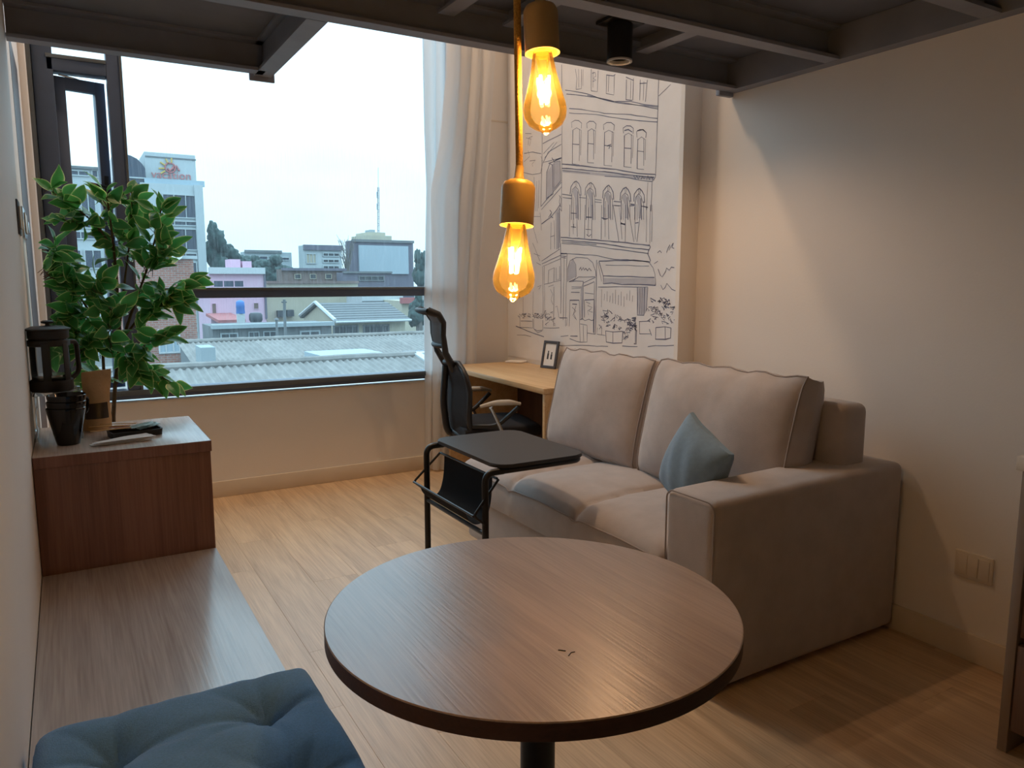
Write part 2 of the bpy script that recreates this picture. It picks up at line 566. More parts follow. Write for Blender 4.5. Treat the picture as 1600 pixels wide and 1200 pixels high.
struct('wall_front', box(B(), XL-0.1, XM+0.12, YW, YW+0.16, 0, 0.618), M['wall'], 'cream parapet wall under the window')
struct('wall_front', box(B(), 2.33, XM+0.12, YW, YW+0.16, 0.618, ZT), M['wall'], 'cream wall to the side of the curtain')
struct('wall_front', box(B(), XL-0.1, XL+0.05, YW, YW+0.16, 0.618, ZT), M['wall_left'], 'strip of wall beside the dark window frame')
struct('trim_4', box(B(), XL+0.05, 2.33, YW-0.012, YW+0.16, 0.606, 0.624, 0.003), M['white'], 'pale sill ledge under the window')
# pilaster that carries the drawing
struct('wall_fin', box(B(), 2.500, XR+0.01, 2.690, 2.716, 0, ZT), M['wall'], 'thin projecting wall fin between the sofa wall and the street drawing')
struct('wall_side', box(B(), XM, XM+0.12, 2.69, YW, 0, ZT), M['wall'], 'recessed wall that carries the street drawing beside the desk')
struct('trim_5', box(B(), 2.45, XM, YW-0.006, YW, 2.385, 2.395), M['skirting'], 'thin joint line on the wall beside the curtain')
struct('baseboard_front', box(B(), XL, XM, YW-0.014, YW, 0, 0.098, 0.004), M['skirting'], 'cream baseboard under the window')
struct('baseboard_right', box(B(), XR-0.014, XR, YB, 2.69, 0, 0.098, 0.004), M['skirting'], 'cream baseboard behind the sofa')
struct('baseboard_side', box(B(), XM-0.014, XM, 2.692, YW-0.014, 0, 0.098, 0.004), M['skirting'], 'cream baseboard under the street drawing')
struct('ceiling', box(B(), XL-0.12, XM+0.12, YB-0.12, YW+0.16, ZT, ZT+0.1), M['white'], 'white upper ceiling above the loft')

# the loft: deck with its steel beams as pieces
loft = struct('ceiling', box(box(B(), XL, XR, YB, 2.49, 2.24, 2.34), XL, 0.78, 2.49, 3.24, 2.24, 2.34), M['deck'], 'dark loft floor seen from below with steel beams')
def cbeam(y, x0, x1, side=-1):
    bm = B()
    ya, yb = (y-0.062, y) if side < 0 else (y, y+0.062)
    box(bm, x0, x1, ya, yb, ZL, ZL+0.012)
    box(bm, x0, x1, ya, yb, 2.228, 2.239)
    box(bm, x0, x1, y-0.008, y+0.002, ZL+0.012, 2.228)
    return bm
for y in (2.49, 1.985, 1.415, 0.84, 0.26, -0.32, -0.9, -1.48, -2.06):
    link_mesh('beam', cbeam(y, XL+0.002, 2.548), M['steel'], loft, ang=30)
link_mesh('beam', cbeam(3.24, XL+0.002, 0.744), M['steel'], loft, ang=30)
bm = B()
box(bm, 0.716, 0.784, 2.494, 3.27, ZL, ZL+0.012); box(bm, 0.744, 0.756, 2.494, 3.27, ZL+0.012, 2.235); box(bm, 0.716, 0.784, 2.494, 3.27, 2.228, 2.239)
link_mesh('beam', bm, M['steel'], loft, ang=30)
bm = B()
box(bm, 2.55, XR-0.001, YB, 2.49, ZL, ZL+0.012); box(bm, 2.55, 2.56, YB, 2.49, ZL+0.012, 2.239)
link_mesh('edge_beam', bm, M['steel'], loft, ang=30)
link_mesh('end_plate', box(B(), 2.515, 2.60, 2.491, 2.515, 2.10, 2.20, 0.003), M['steel'], loft)
link_mesh('end_plate', box(B(), 0.70, 0.80, 3.272, 3.284, 2.10, 2.22, 0.003), M['steel'], loft)
for x, y0, y1 in ((1.17, 1.987, 2.426), (1.42, 1.987, 2.426), (0.62, 1.987, 2.426), (1.17, 1.417, 1.921), (2.02, 1.987, 2.426)):
    bm = B()
    box(bm, x-0.03, x+0.03, y0, y1, 2.185, 2.195); box(bm, x-0.005, x+0.005, y0, y1, 2.195, 2.239)
    link_mesh('joist', bm, M['steel'], loft, ang=30)

# window
wf = struct('window_1', box(B(), -0.066, 0.026, YW-0.05, YW+0.045, 0.624, 4.82, 0.004), M['frame'], 'tall dark aluminium window with an open side casement')
def wpart(name, m, *bx, bev=0.004, kind=None):
    bm = B()
    for q in bx: box(bm, *q, bev)
    return link_mesh(name, bm, m, wf)
wpart('frame_rail', M['frame'], (-0.004, 2.27, YW-0.05, YW+0.045, 0.640, 0.692))
wpart('sill_rail', M['frame_lip'], (-0.004, 2.27, YW-0.058, YW-0.05, 0.662, 0.692), bev=0.002)
wpart('frame_rail', M['frame'], (-0.004, 2.27, YW-0.05, YW+0.045, 4.75, 4.82))
wpart('frame_stile', M['frame'], (2.27, 2.33, YW-0.05, YW+0.045, 0.624, 4.82))
mul = wpart('mullion', M['frame'], (0.268, 0.342, YW-0.05, YW+0.045, 0.692, 4.75))
wpart('mullion_lip', M['frame_lip'], (0.330, 0.343, YW-0.056, YW-0.05, 0.692, 4.75), bev=0.002)
wpart('cross_rail', M['frame'], (0.342, 2.27, YW-0.05, YW+0.04, 1.198, 1.258))
wpart('cross_rail_lip', M['frame_lip'], (0.342, 2.27, YW-0.056, YW-0.05, 1.242, 1.258), bev=0.002)
wpart('transom', M['frame'], (-0.004, 0.268, YW-0.05, YW+0.045, 2.365, 2.442))
wpart('transom_lip', M['frame_lip'], (-0.004, 0.268, YW-0.056, YW-0.05, 2.425, 2.445), bev=0.002)
wpart('pane', M['glass'], (0.342, 2.27, YW, YW+0.003, 1.258, 4.75), bev=0)
wpart('pane', M['glass'], (0.342, 2.27, YW, YW+0.003, 0.692, 1.198), bev=0)
wpart('pane', M['glass'], (-0.004, 0.268, YW, YW+0.003, 2.442, 4.75), bev=0)
# the casement, hinged on its left stile and pushed outward
ca = math.radians(15)
def cas(bm):
    return xform(bm, (0.028, YW+0.026, 0), Matrix.Rotation(ca, 4, 'Z'))
bm = B()
box(bm, -0.010, 0.044, -0.022, 0.022, 0.70, 2.352, 0.003); box(bm, 0.186, 0.236, -0.022, 0.022, 0.70, 2.352, 0.003)
box(bm, 0.042, 0.188, -0.022, 0.022, 2.292, 2.352, 0.003); box(bm, 0.042, 0.188, -0.022, 0.022, 0.70, 0.76, 0.003)
sash = link_mesh('casement_sash', cas(bm), M['frame'], wf)
link_mesh('pane', cas(box(B(), 0.044, 0.186, -0.002, 0.002, 0.76, 2.292)), M['glass'], sash)
bm = B()
box(bm, 0.200, 0.224, -0.03, -0.022, 1.745, 1.865, 0.003)
tube(bm, bend([(0.212, -0.03, 1.80), (0.212, -0.058, 1.80), (0.105, -0.062, 1.815)], 0.015), 0.0085)
link_mesh('handle', cas(bm), M['black_plastic'], sash)
link_mesh('stay_arm', tube(B(), [(0.05, YW-0.01, 2.355), (0.12, YW+0.035, 2.353), (0.19, YW+0.075, 2.345)], 0.005), M['chrome'], sash)

# ================================================================ bench, cabinet and what stands on it
t = thing('bench', 'low grey-brown laminate bench along the wall beside the round table', 'bench', (0.12, 1.2, 0))
link_mesh('seat_panel', box(B(), XL+0.002, 0.362, -0.6, 2.488, 0.425, 0.45, 0.002), M['bench'], t)
link_mesh('front_panel', box(B(), 0.335, 0.355, -0.6, 2.488, 0.0, 0.424, 0.001), M['bench'], t)
for y in (-0.58, 0.95, 2.462):
    link_mesh('side_panel', box(B(), XL+0.004, 0.334, y, y+0.02, 0.0, 0.424, 0.001), M['bench'], t)

t = thing('side_cabinet', 'brown laminate cabinet at the end of the bench, holding the cups', 'cabinet', (0.12, 2.75, 0))
tp = link_mesh('top_panel', box(B(), XL+0.002, 0.364, 2.4925, 2.995, 0.766, 0.80, 0.001), M['bench'], t)
link_mesh('dark_edge', box(box(B(), XL+0.002, 0.364, 2.4905, 2.4925, 0.766, 0.7992), 0.364, 0.3655, 2.4905, 2.995, 0.766, 0.7992), M['bench_v'], tp)  # shade on the cabinet top's edges put into the colour as brown strips
link_mesh('front_panel', box(B(), XL+0.002, 0.362, 2.495, 2.513, 0.0, 0.765, 0.001), M['bench_v'], t)
link_mesh('back_panel', box(B(), XL+0.002, 0.362, 2.973, 2.991, 0.0, 0.765, 0.001), M['bench_v'], t)
link_mesh('side_panel', box(B(), 0.344, 0.362, 2.514, 2.972, 0.0, 0.765, 0.001), M['bench_v'], t)
link_mesh('side_panel', box(B(), XL+0.002, XL+0.02, 2.514, 2.972, 0.0, 0.765, 0.001), M['bench_v'], t)
link_mesh('door_gap', box(B(), 0.3625, 0.364, 2.735, 2.738, 0.05, 0.76), M['black'], t)

# tufted cushion
cx0, cx1, cy0, cy1 = XL+0.012, 0.375, 0.985, 1.455
TUF = [(cx0+0.125+0.242*a, 1.318-0.22*b) for a in range(2) for b in range(2)] 
def tuft_h(x, y):
    u, v = (x-cx0)/(cx1-cx0), (y-cy0)/(cy1-cy0)
    du, dv = min(u, 1-u), min(v, 1-v)
    h = 0.062*(1-math.exp(-du/0.024))**0.6*(1-math.exp(-dv/0.024))**0.6
    for tx, ty in TUF:
        d = math.hypot(x-tx, y-ty)
        a = math.atan2(y-ty, x-tx)
        h -= 0.045*math.exp(-(d/0.042)**1.3)
        h -= 0.010*math.exp(-d/0.10)*(max(0, math.cos(4*a))**6 + 0.7*max(0, math.cos(5*a+1.1))**8)
    h += 0.003*noise.noise(Vector((x*14, y*14, 2)))
    return max(h, 0.004)
bm = B()
N = 72
V = grid(bm, lambda a, b: Vector((cx0+(cx1-cx0)*a, cy0+(cy1-cy0)*b, 0.452+0.030+tuft_h(cx0+(cx1-cx0)*a, cy0+(cy1-cy0)*b))), N, N)
rim = [V[i][0] for i in range(N+1)]+[V[N][j] for j in range(1, N+1)]+[V[i][N] for i in range(N-1, -1, -1)]+[V[0][j] for j in range(N-1, 0, -1)]
low = []
for v in rim:
    low.append(bm.verts.new((cx0+(v.co.x-cx0)*0.985+0.003, v.co.y*0.985+0.018, 0.452)))
for k in range(len(rim)):
    k2 = (k+1) % len(rim)
    bm.faces.new((rim[k], low[k], low[k2], rim[k2]))
bm.faces.new(low)
t = thing('bench_cushion', 'tufted slate-blue felt cushion lying on the bench', 'cushion', (0.12, 1.2, 0.452))
link_mesh('pad', bm, M['cushion'], t, ang=60)
for tx, ty in TUF:
    z = 0.482+tuft_h(tx, ty)
    link_mesh('button', lathe(B(), [(0, 0.005), (0.006, 0.0045), (0.010, 0.002), (0.011, -0.004)], (tx, ty, z), 16), M['cushion'], t)

# clear riser stand with the coffee press on it
t = thing('riser_stand', 'clear acrylic riser stand on the cabinet under the coffee press', 'stand', (-0.04, 2.76, 0.80))
zt = 0.952
link_mesh('shelf_plate', box(B(), XL+0.004, 0.022, 2.725, 2.985, zt-0.008, zt, 0.002), M['acrylic'], t)
link_mesh('leg_plate', box(B(), 0.012, 0.020, 2.725, 2.985, 0.801, zt-0.008, 0.001), M['acrylic'], t)
link_mesh('leg_plate', box(B(), XL+0.005, XL+0.012, 2.725, 2.985, 0.801, zt-0.008, 0.001), M['acrylic'], t)

pc = (-0.055, 2.79, zt+0.001)
t = thing('coffee_press', 'black and glass coffee press standing on the clear riser', 'coffee press', pc)
link_mesh('base_ring', lathe(B(), [(0, 0), (0.058, 0), (0.060, 0.004), (0.060, 0.034), (0.056, 0.037), (0, 0.037)], pc, 40), M['black_plastic'], t)
gb = link_mesh('glass_beaker', lathe(B(), [(0.054, 0.037), (0.055, 0.06), (0.055, 0.188)], pc, 40), M['clear'], t)
link_mesh('top_band', lathe(B(), [(0.056, 0.142), (0.0585, 0.144), (0.0585, 0.160), (0.056, 0.162)], pc, 40), M['black_plastic'], t)
link_mesh('lid', lathe(B(), [(0.056, 0.166), (0.0575, 0.168), (0.0575, 0.190), (0.063, 0.193), (0.063, 0.197), (0.045, 0.204), (0.0, 0.206)], pc, 40), M['black_plastic'], t)
bm = lathe(B(), [(0, 0.206), (0.007, 0.206), (0.006, 0.211), (0.017, 0.214), (0.018, 0.219), (0.012, 0.222), (0, 0.2225)], pc, 24)
lathe(bm, [(0, 0.05), (0.002, 0.05), (0.002, 0.206), (0, 0.206)], pc, 10)
link_mesh('plunger_knob', bm, M['black_plastic'], t)
link_mesh('filter_disc', lathe(B(), [(0, 0.046), (0.053, 0.046), (0.053, 0.052), (0, 0.052)], pc, 32), M['chrome'], t)
for a in (-100, -40, 140):
    m = box(B(), 0.0565, 0.0595, -0.011, 0.011, 0.034, 0.150, 0.001)
    xform(m, pc, Matrix.Rotation(math.radians(a), 4, 'Z'))
    link_mesh('side_strap', m, M['black_plastic'], t)
h = Vector(pc)
bm = tube(B(), bend([h+Vector((0.05, 0.03, 0.152)), h+Vector((0.075, 0.052, 0.150)), h+Vector((0.078, 0.056, 0.05)), h+Vector((0.052, 0.036, 0.030))], 0.02), 0.008, 10)
link_mesh('handle', bm, M['black_plastic'], t)

# three black cups nested in a stack in front of the riser
cc = (-0.022, 2.655, 0.801)
lab = ['lowest black cup of the nested stack on the cabinet', 'middle black cup nested inside the stack', 'topmost black cup of the nested stack on the cabinet']
cup0 = None
for k in range(3):
    loc = (cc[0]+0.002*k, cc[1]+0.003*k, cc[2]+0.0195*k)
    if cup0 is None:
        c0 = Vector((0, 0, 0))
        prof = [(0, 0.006), (0.026, 0.006), (0.0285, 0.012), (0.051, 0.112), (0.0525, 0.114), (0.054, 0.112), (0.0535, 0.106), (0.034, 0.010), (0.031, 0.0), (0, 0.0)]
        bm = lathe(B(), prof, c0, 40)
        t = thing('cup', lab[0], 'cup', (0, 0, 0), 'nested black cups')
        bd = link_mesh('cup_body', bm, M['gloss_black'], t)
        bm = tube(B(), bend([(0.048, 0, 0.094), (0.074, 0, 0.096), (0.070, 0, 0.050), (0.039, 0, 0.038)], 0.02), 0.005, 8)
        link_mesh('cup_handle', bm, M['gloss_black'], t)
        cup0 = t
    else:
        t = copy_tree(cup0); t['label'] = lab[k]
    t.location = loc
    t.rotation_euler = (0, 0, math.radians([55, 62, 40][k]))

# kraft pouch
bc = Vector((0.062, 2.865, 0.801))
def pouch(a, b):
    u = a*2-1
    z = 0.195*b
    wd = 0.043*(1-0.05*math.sin(PI*b)) + 0.002*math.sin(9*b)
    th = 0.026*(1-b)**0.7*(1-u*u*0.8) + 0.0015
    return u*wd, th, z
bm = B()
f1 = grid(bm, lambda a, b: bc+Vector((pouch(a, b)[0]+0.010*b, -pouch(a, b)[1]+0.006*b+0.002*math.sin(14*b+3*a), pouch(a, b)[2]+0.008*a*b)), 14, 18)
f2 = grid(bm, lambda a, b: bc+Vector((pouch(a, b)[0]+0.010*b, pouch(a, b)[1]+0.006*b+0.002*math.sin(14*b+3*a), pouch(a, b)[2]+0.008*a*b)), 14, 18)
for j in range(18):
    bm.faces.new((f1[0][j], f1[0][j+1], f2[0][j+1], f2[0][j])); bm.faces.new((f1[14][j], f2[14][j], f2[14][j+1], f1[14][j+1]))
for i in range(14):
    bm.faces.new((f1[i][0], f2[i][0], f2[i+1][0], f1[i+1][0])); bm.faces.new((f1[i][18], f1[i+1][18], f2[i+1][18], f2[i][18]))
t = thing('coffee_pouch', 'brown kraft coffee pouch with a dark window standing behind the cups', 'bag', bc)
link_mesh('pouch_body', bm, M['kraft'], t, ang=60)
bm = B()
grid(bm, lambda a, b: bc+Vector((pouch(0.1+0.8*a, 0.2+0.26*b)[0]+0.010*(0.2+0.26*b), -pouch(0.1+0.8*a, 0.2+0.26*b)[1]-0.0012+0.006*(0.2+0.26*b)+0.002*math.sin(14*(0.2+0.26*b)+3*(0.1+0.8*a)), 0.195*(0.2+0.26*b)+0.008*(0.1+0.8*a)*(0.2+0.26*b))), 10, 8)
link_mesh('pouch_window', bm, M['coffee'], t, ang=60)
link_mesh('seal_strip', box(B(), bc.x-0.032, bc.x+0.050, bc.y+0.002, bc.y+0.0045, bc.z+0.155, bc.z+0.160), M['kraft'], t)

# black tray with sachets and sticks
tc_ = Vector((0.165, 2.70, 0.801))
rz = math.radians(8)
def trayx(bm): return xform(bm, tc_, Matrix.Rotation(rz, 4, 'Z'))
t = thing('tray', 'small black tray of sachets and wooden sticks on the cabinet', 'tray', tc_)
bm = B()
o_, i_ = rrect(-0.075, 0.075, -0.045, 0.045, 0.015), rrect(-0.070, 0.070, -0.040, 0.040, 0.012)
prism(bm, o_, 'z', 0.0, 0.004)
n_ = len(o_)
ob = [bm.verts.new((*q, 0.0035)) for q in o_]; ot = [bm.verts.new((q[0]*1.03, q[1]*1.03, 0.020)) for q in o_]
it = [bm.verts.new((q[0]*1.03, q[1]*1.03, 0.020)) for q in i_]; ib = [bm.verts.new((*q, 0.0042)) for q in i_]
for k in range(n_):
    j = (k+1) % n_
    bm.faces.new((ob[k], ob[j], ot[j], ot[k])); bm.faces.new((ot[k], ot[j], it[j], it[k])); bm.faces.new((it[k], it[j], ib[j], ib[k]))
link_mesh('tray_body', trayx(bm), M['black_plastic'], t)
def sachet(name, label, m, dx, dy, dz, ang, w, l, tilt=0.0, cat='sachet', grp='sachets in the black tray'):
    bm = B()
    def f(top):
        return lambda a, b: Vector(((a-0.5)*l, (b-0.5)*w, 0.004+top*0.004*math.sin(PI*a)**0.5*math.sin(PI*b)**0.5 + 0.0008*math.sin(31*a+9*b)))
    grid(bm, f(1), 10, 8); grid(bm, f(-1), 10, 8)
    bmesh.ops.remove_doubles(bm, verts=bm.verts[:], dist=0.0002)
    xform(bm, tc_+Vector((dx, dy, dz)), R3(0, tilt, ang))
    o = link_mesh(name, bm, m, None, loc=tc_+Vector((dx, dy, dz)), ang=60)
    return tag(o, label, cat, grp)
sachet('sachet', 'silvery sachet at the far end of the black tray', M['foil'], 0.040, 0.012, 0.021, 12, 0.056, 0.066, -10)
sachet('sachet', 'silvery sachet at the near edge of the black tray', M['foil'], 0.022, -0.014, 0.030, 4, 0.05, 0.070, -8)
sachet('sachet', 'reddish-brown sachet lying in the black tray', M['pack'], -0.034, 0.004, 0.024, -14, 0.036, 0.078, 5)
for k, (dx, dy, dz, a, l, lb) in enumerate(((-0.060, -0.026, 0.0295, 6, 0.135, 'wooden stirring stick across the near rim of the tray'), (-0.070, 0.012, 0.034, -12, 0.12, 'wooden stirring stick pointing at the kraft pouch'), (-0.045, 0.034, 0.036, -20, 0.11, 'wooden stirring stick at the far rim of the tray'))):
    bm = box(B(), -l/2, l/2, -0.0035, 0.0035, -0.001, 0.001, 0.0006)
    xform(bm, tc_+Vector((dx, dy, dz)), R3(0, 0, a))
    tag(link_mesh('stirring_stick', bm, M['stick'], None, loc=tc_+Vector((dx, dy, dz))), lb, 'stick', 'wooden sticks on the tray')
nl = ['bottom white paper napkin under the tray edge', 'middle white paper napkin in front of the tray', 'top white paper napkin in front of the tray']
for k in range(3):
    bm = B()
    w, l = 0.075, 0.165
    def f(a, b, k=k):
        return Vector(((a-0.5)*l, (b-0.5)*w*(0.35+0.65*a), 0.002*math.sin(7*a+2*k)*b*0.5 + 0.0006*math.sin(17*b) + 0.0015))
    V1 = grid(bm, f, 12, 8)
    g = bmesh.ops.extrude_face_region(bm, geom=bm.faces[:])
    bmesh.ops.translate(bm, vec=(0, 0, -0.0012), verts=[v for v in g['geom'] if isinstance(v, bmesh.types.BMVert)])
    p = Vector((0.115+0.006*k, 2.605-0.006*k, 0.8015+0.0055*k))
    xform(bm, p, R3(0, 0, 12+4*k))
    tag(link_mesh('paper_napkin', bm, M['paper'], None, loc=p, ang=60), nl[k], 'napkin', 'paper napkins on the cabinet')

# ================================================================ round table
tcx, tcy, tz, tr = 0.64, 1.02, 0.76, 0.34
t = thing('round_table', 'round dark-wood-topped table on a black column beside the bench', 'table', (tcx, tcy, 0))
link_mesh('tabletop', lathe(B(), [(0, tz-0.0015), (0, tz), (tr-0.0015, tz), (tr, tz-0.0012), (tr, tz-0.002), (0, tz-0.002)], (tcx, tcy, 0), 128), M['table'], t, ang=30)
link_mesh('dark_edge', lathe(B(), [(0, tz-0.002), (tr, tz-0.002), (tr, tz-0.026), (tr-0.001, tz-0.027), (0, tz-0.027)], (tcx, tcy, 0), 128), M['table_edge'], t, ang=30)
link_mesh('column', lathe(B(), [(0, 0.02), (0.030, 0.02), (0.030, tz-0.034), (0, tz-0.034)], (tcx+0.012, tcy, 0), 40), M['black'], t)
link_mesh('top_plate', box(B(), tcx-0.10, tcx+0.12, tcy-0.11, tcy+0.11, tz-0.034, tz-0.027, 0.003), M['black'], t)
link_mesh('base_disc', lathe(B(), [(0, 0.001), (0.205, 0.001), (0.21, 0.004), (0.21, 0.010), (0.20, 0.014), (0.045, 0.024), (0, 0.024)], (tcx+0.012, tcy, 0), 64), M['black'], t)
sc_ = link_mesh('scratch_mark', tube(tube(B(), [(0.590, 0.868, tz+0.0002), (0.598, 0.860, tz+0.0002)], 0.0011, 5), [(0.593, 0.846, tz+0.0002), (0.602, 0.852, tz+0.0002), (0.608, 0.851, tz+0.0002)], 0.0009, 5), M['black'], t)

# ================================================================ pendant lamps
def pendant(label, socket_top, socket_bot, bulb_tip, cord_top):
    a, b, c = Vector(socket_top), Vector(socket_bot), Vector(bulb_tip)
    t = thing('pendant_lamp', label, 'pendant lamp', tuple(a), 'filament bulb pendants over the round table')
    ax = (b-a).normalized()
    rot = Vector((0, 0, -1)).rotation_difference(ax).to_matrix().to_4x4()
    def put(bm, p): return xform(bm, p, rot)
    L = (b-a).length
    link_mesh('cord', tube(B(), [Vector(cord_top), a.lerp(Vector(cord_top), 0.5), a+ax*-0.018], 0.0056, 10), M['cord'], t)
    link_mesh('ceiling_cup', lathe(B(), [(0, 0.0), (0.012, 0), (0.045, 0.018), (0.045, 0.026), (0, 0.026)], (cord_top[0], cord_top[1], 2.213), 32), M['brass'], t)
    link_mesh('strain_relief', put(lathe(B(), [(0.0062, 0.022), (0.0072, 0.006), (0.0085, 0.004), (0.0085, -0.004)], (0, 0, 0), 20), a), M['brass'], t)
    link_mesh('socket', put(lathe(B(), [(0, 0), (0.016, 0), (0.022, -0.003), (0.0255, -0.010), (0.0258, -L), (0.0225, -L), (0.0215, -L+0.010), (0, -L+0.010)], (0, 0, 0), 40), a), M['brass'], t)
    H = (c-b).length
    prof = [(0.0130, 0.004), (0.0150, -0.004), (0.0165, -0.012), (0.0195, -0.030), (0.0255, -0.055), (0.0310, -0.076), (0.0322, -0.086), (0.0305, -0.097), (0.0250, -0.107), (0.0160, -0.113), (0.0085, -0.1165), (0.0050, -0.1195), (0.0030, -0.122), (0, -0.1225)]
    k = H/0.1225
    bl = link_mesh('bulb', put(lathe(B(), [(r_, z_*k) for r_, z_ in prof], (0, 0, 0), 48), b), M['bulb'], t, ang=80)
    link_mesh('glass_stem', put(lathe(B(), [(0.0105, 0.0), (0.0095, -0.012), (0.0060, -0.030), (0.0030, -0.040), (0, -0.041)], (0, 0, 0), 20), b), M['stem'], bl)
    for q in range(4):
        an = 2*PI*q/4+0.5
        d = Vector((math.cos(an), math.sin(an), 0))
        link_mesh('filament', put(tube(B(), [d*0.0095+Vector((0, 0, -0.034)), d*0.0055+Vector((0, 0, -0.072))], 0.0021, 8), b), M['filament'], bl)
    bm = tube(B(), [(0.0, 0, -0.040), (0.0035, 0.002, -0.074)], 0.0007, 6)
    link_mesh('support_wire', put(bm, b), M['chrome'], bl)
    ld = bpy.data.lights.new('bulb_light', 'POINT')
    ld.energy = BULB_W; ld.color = BULB_RGB; ld.shadow_soft_size = 0.012
    lo = bpy.data.objects.new('bulb_light', ld)
    COL.objects.link(lo)
    lo.location = b + ax*0.054 - a
    lo.parent = t
pendant('lower filament bulb pendant hanging on a visible braided cord', (0.603, 1.004, 1.449), (0.596, 0.999, 1.382), (0.580, 0.989, 1.268), (0.600, 1.018, 2.214))
pendant('higher filament bulb pendant close under the dark loft beams', (0.6295, 0.988, 1.700), (0.6300, 0.982, 1.631), (0.6275, 0.975, 1.513), (0.634, 0.992, 2.214))

# ceiling spot
def spot(label, x, y, zc, power, cone, blend=0.6):
    t = thing('ceiling_spot', label, 'ceiling lamp', (x, y, zc))
    d = zc-2.239
    link_mesh('mount_plate', box(B(), x-0.075, x+0.075, y-0.05, y+0.05, 2.226+d, 2.2385+d, 0.003), M['black'], t)
    link_mesh('body', lathe(B(), [(0, 2.226), (0.044, 2.226), (0.046, 2.223), (0.046, 2.098), (0.041, 2.098), (0.036, 2.125), (0, 2.126)], (x, y, d), 40), M['black_plastic'], t)
    link_mesh('rim', lathe(B(), [(0.0465, 2.101), (0.0465, 2.095), (0.039, 2.095), (0.034, 2.108), (0.036, 2.108), (0.040, 2.101)], (x, y, d), 40), M['armpad'], t)
    link_mesh('lens', lathe(B(), [(0, 2.121), (0.034, 2.121), (0.034, 2.1235), (0, 2.1235)], (x, y, d), 32), M['clear'], t)
    ld = bpy.data.lights.new('spot_light', 'SPOT')
    ld.energy = power; ld.color = SPOT_RGB; ld.spot_size = math.radians(cone); ld.spot_blend = blend; ld.shadow_soft_size = 0.02
    lo = bpy.data.objects.new('spot_light', ld); COL.objects.link(lo)
    lo.parent = t; lo.location = (0, 0, 2.093-2.239)
spot('black cylinder ceiling spot between the beams over the sofa', 1.817, 2.307, 2.239, SPOT_W, 150)
ux, uy = 1.25, 4.05
t = thing('ceiling_light', 'round flush ceiling light high above the desk chair', 'ceiling lamp', (ux, uy, ZT-0.001))
link_mesh('housing', lathe(B(), [(0, -0.001), (0.22, -0.001), (0.225, -0.01), (0.225, -0.05), (0.215, -0.055), (0.21, -0.03), (0, -0.03)], (ux, uy, ZT), 48), M['white'], t)
ld = bpy.data.lights.new('disc_light', 'AREA')
ld.shape = 'DISK'; ld.size = 0.40; ld.energy = UPPER_W; ld.color = (1.0, 0.66, 0.40)
lo = bpy.data.objects.new('disc_light', ld); COL.objects.link(lo)
lo.parent = t; lo.location = (0, 0, -0.056)

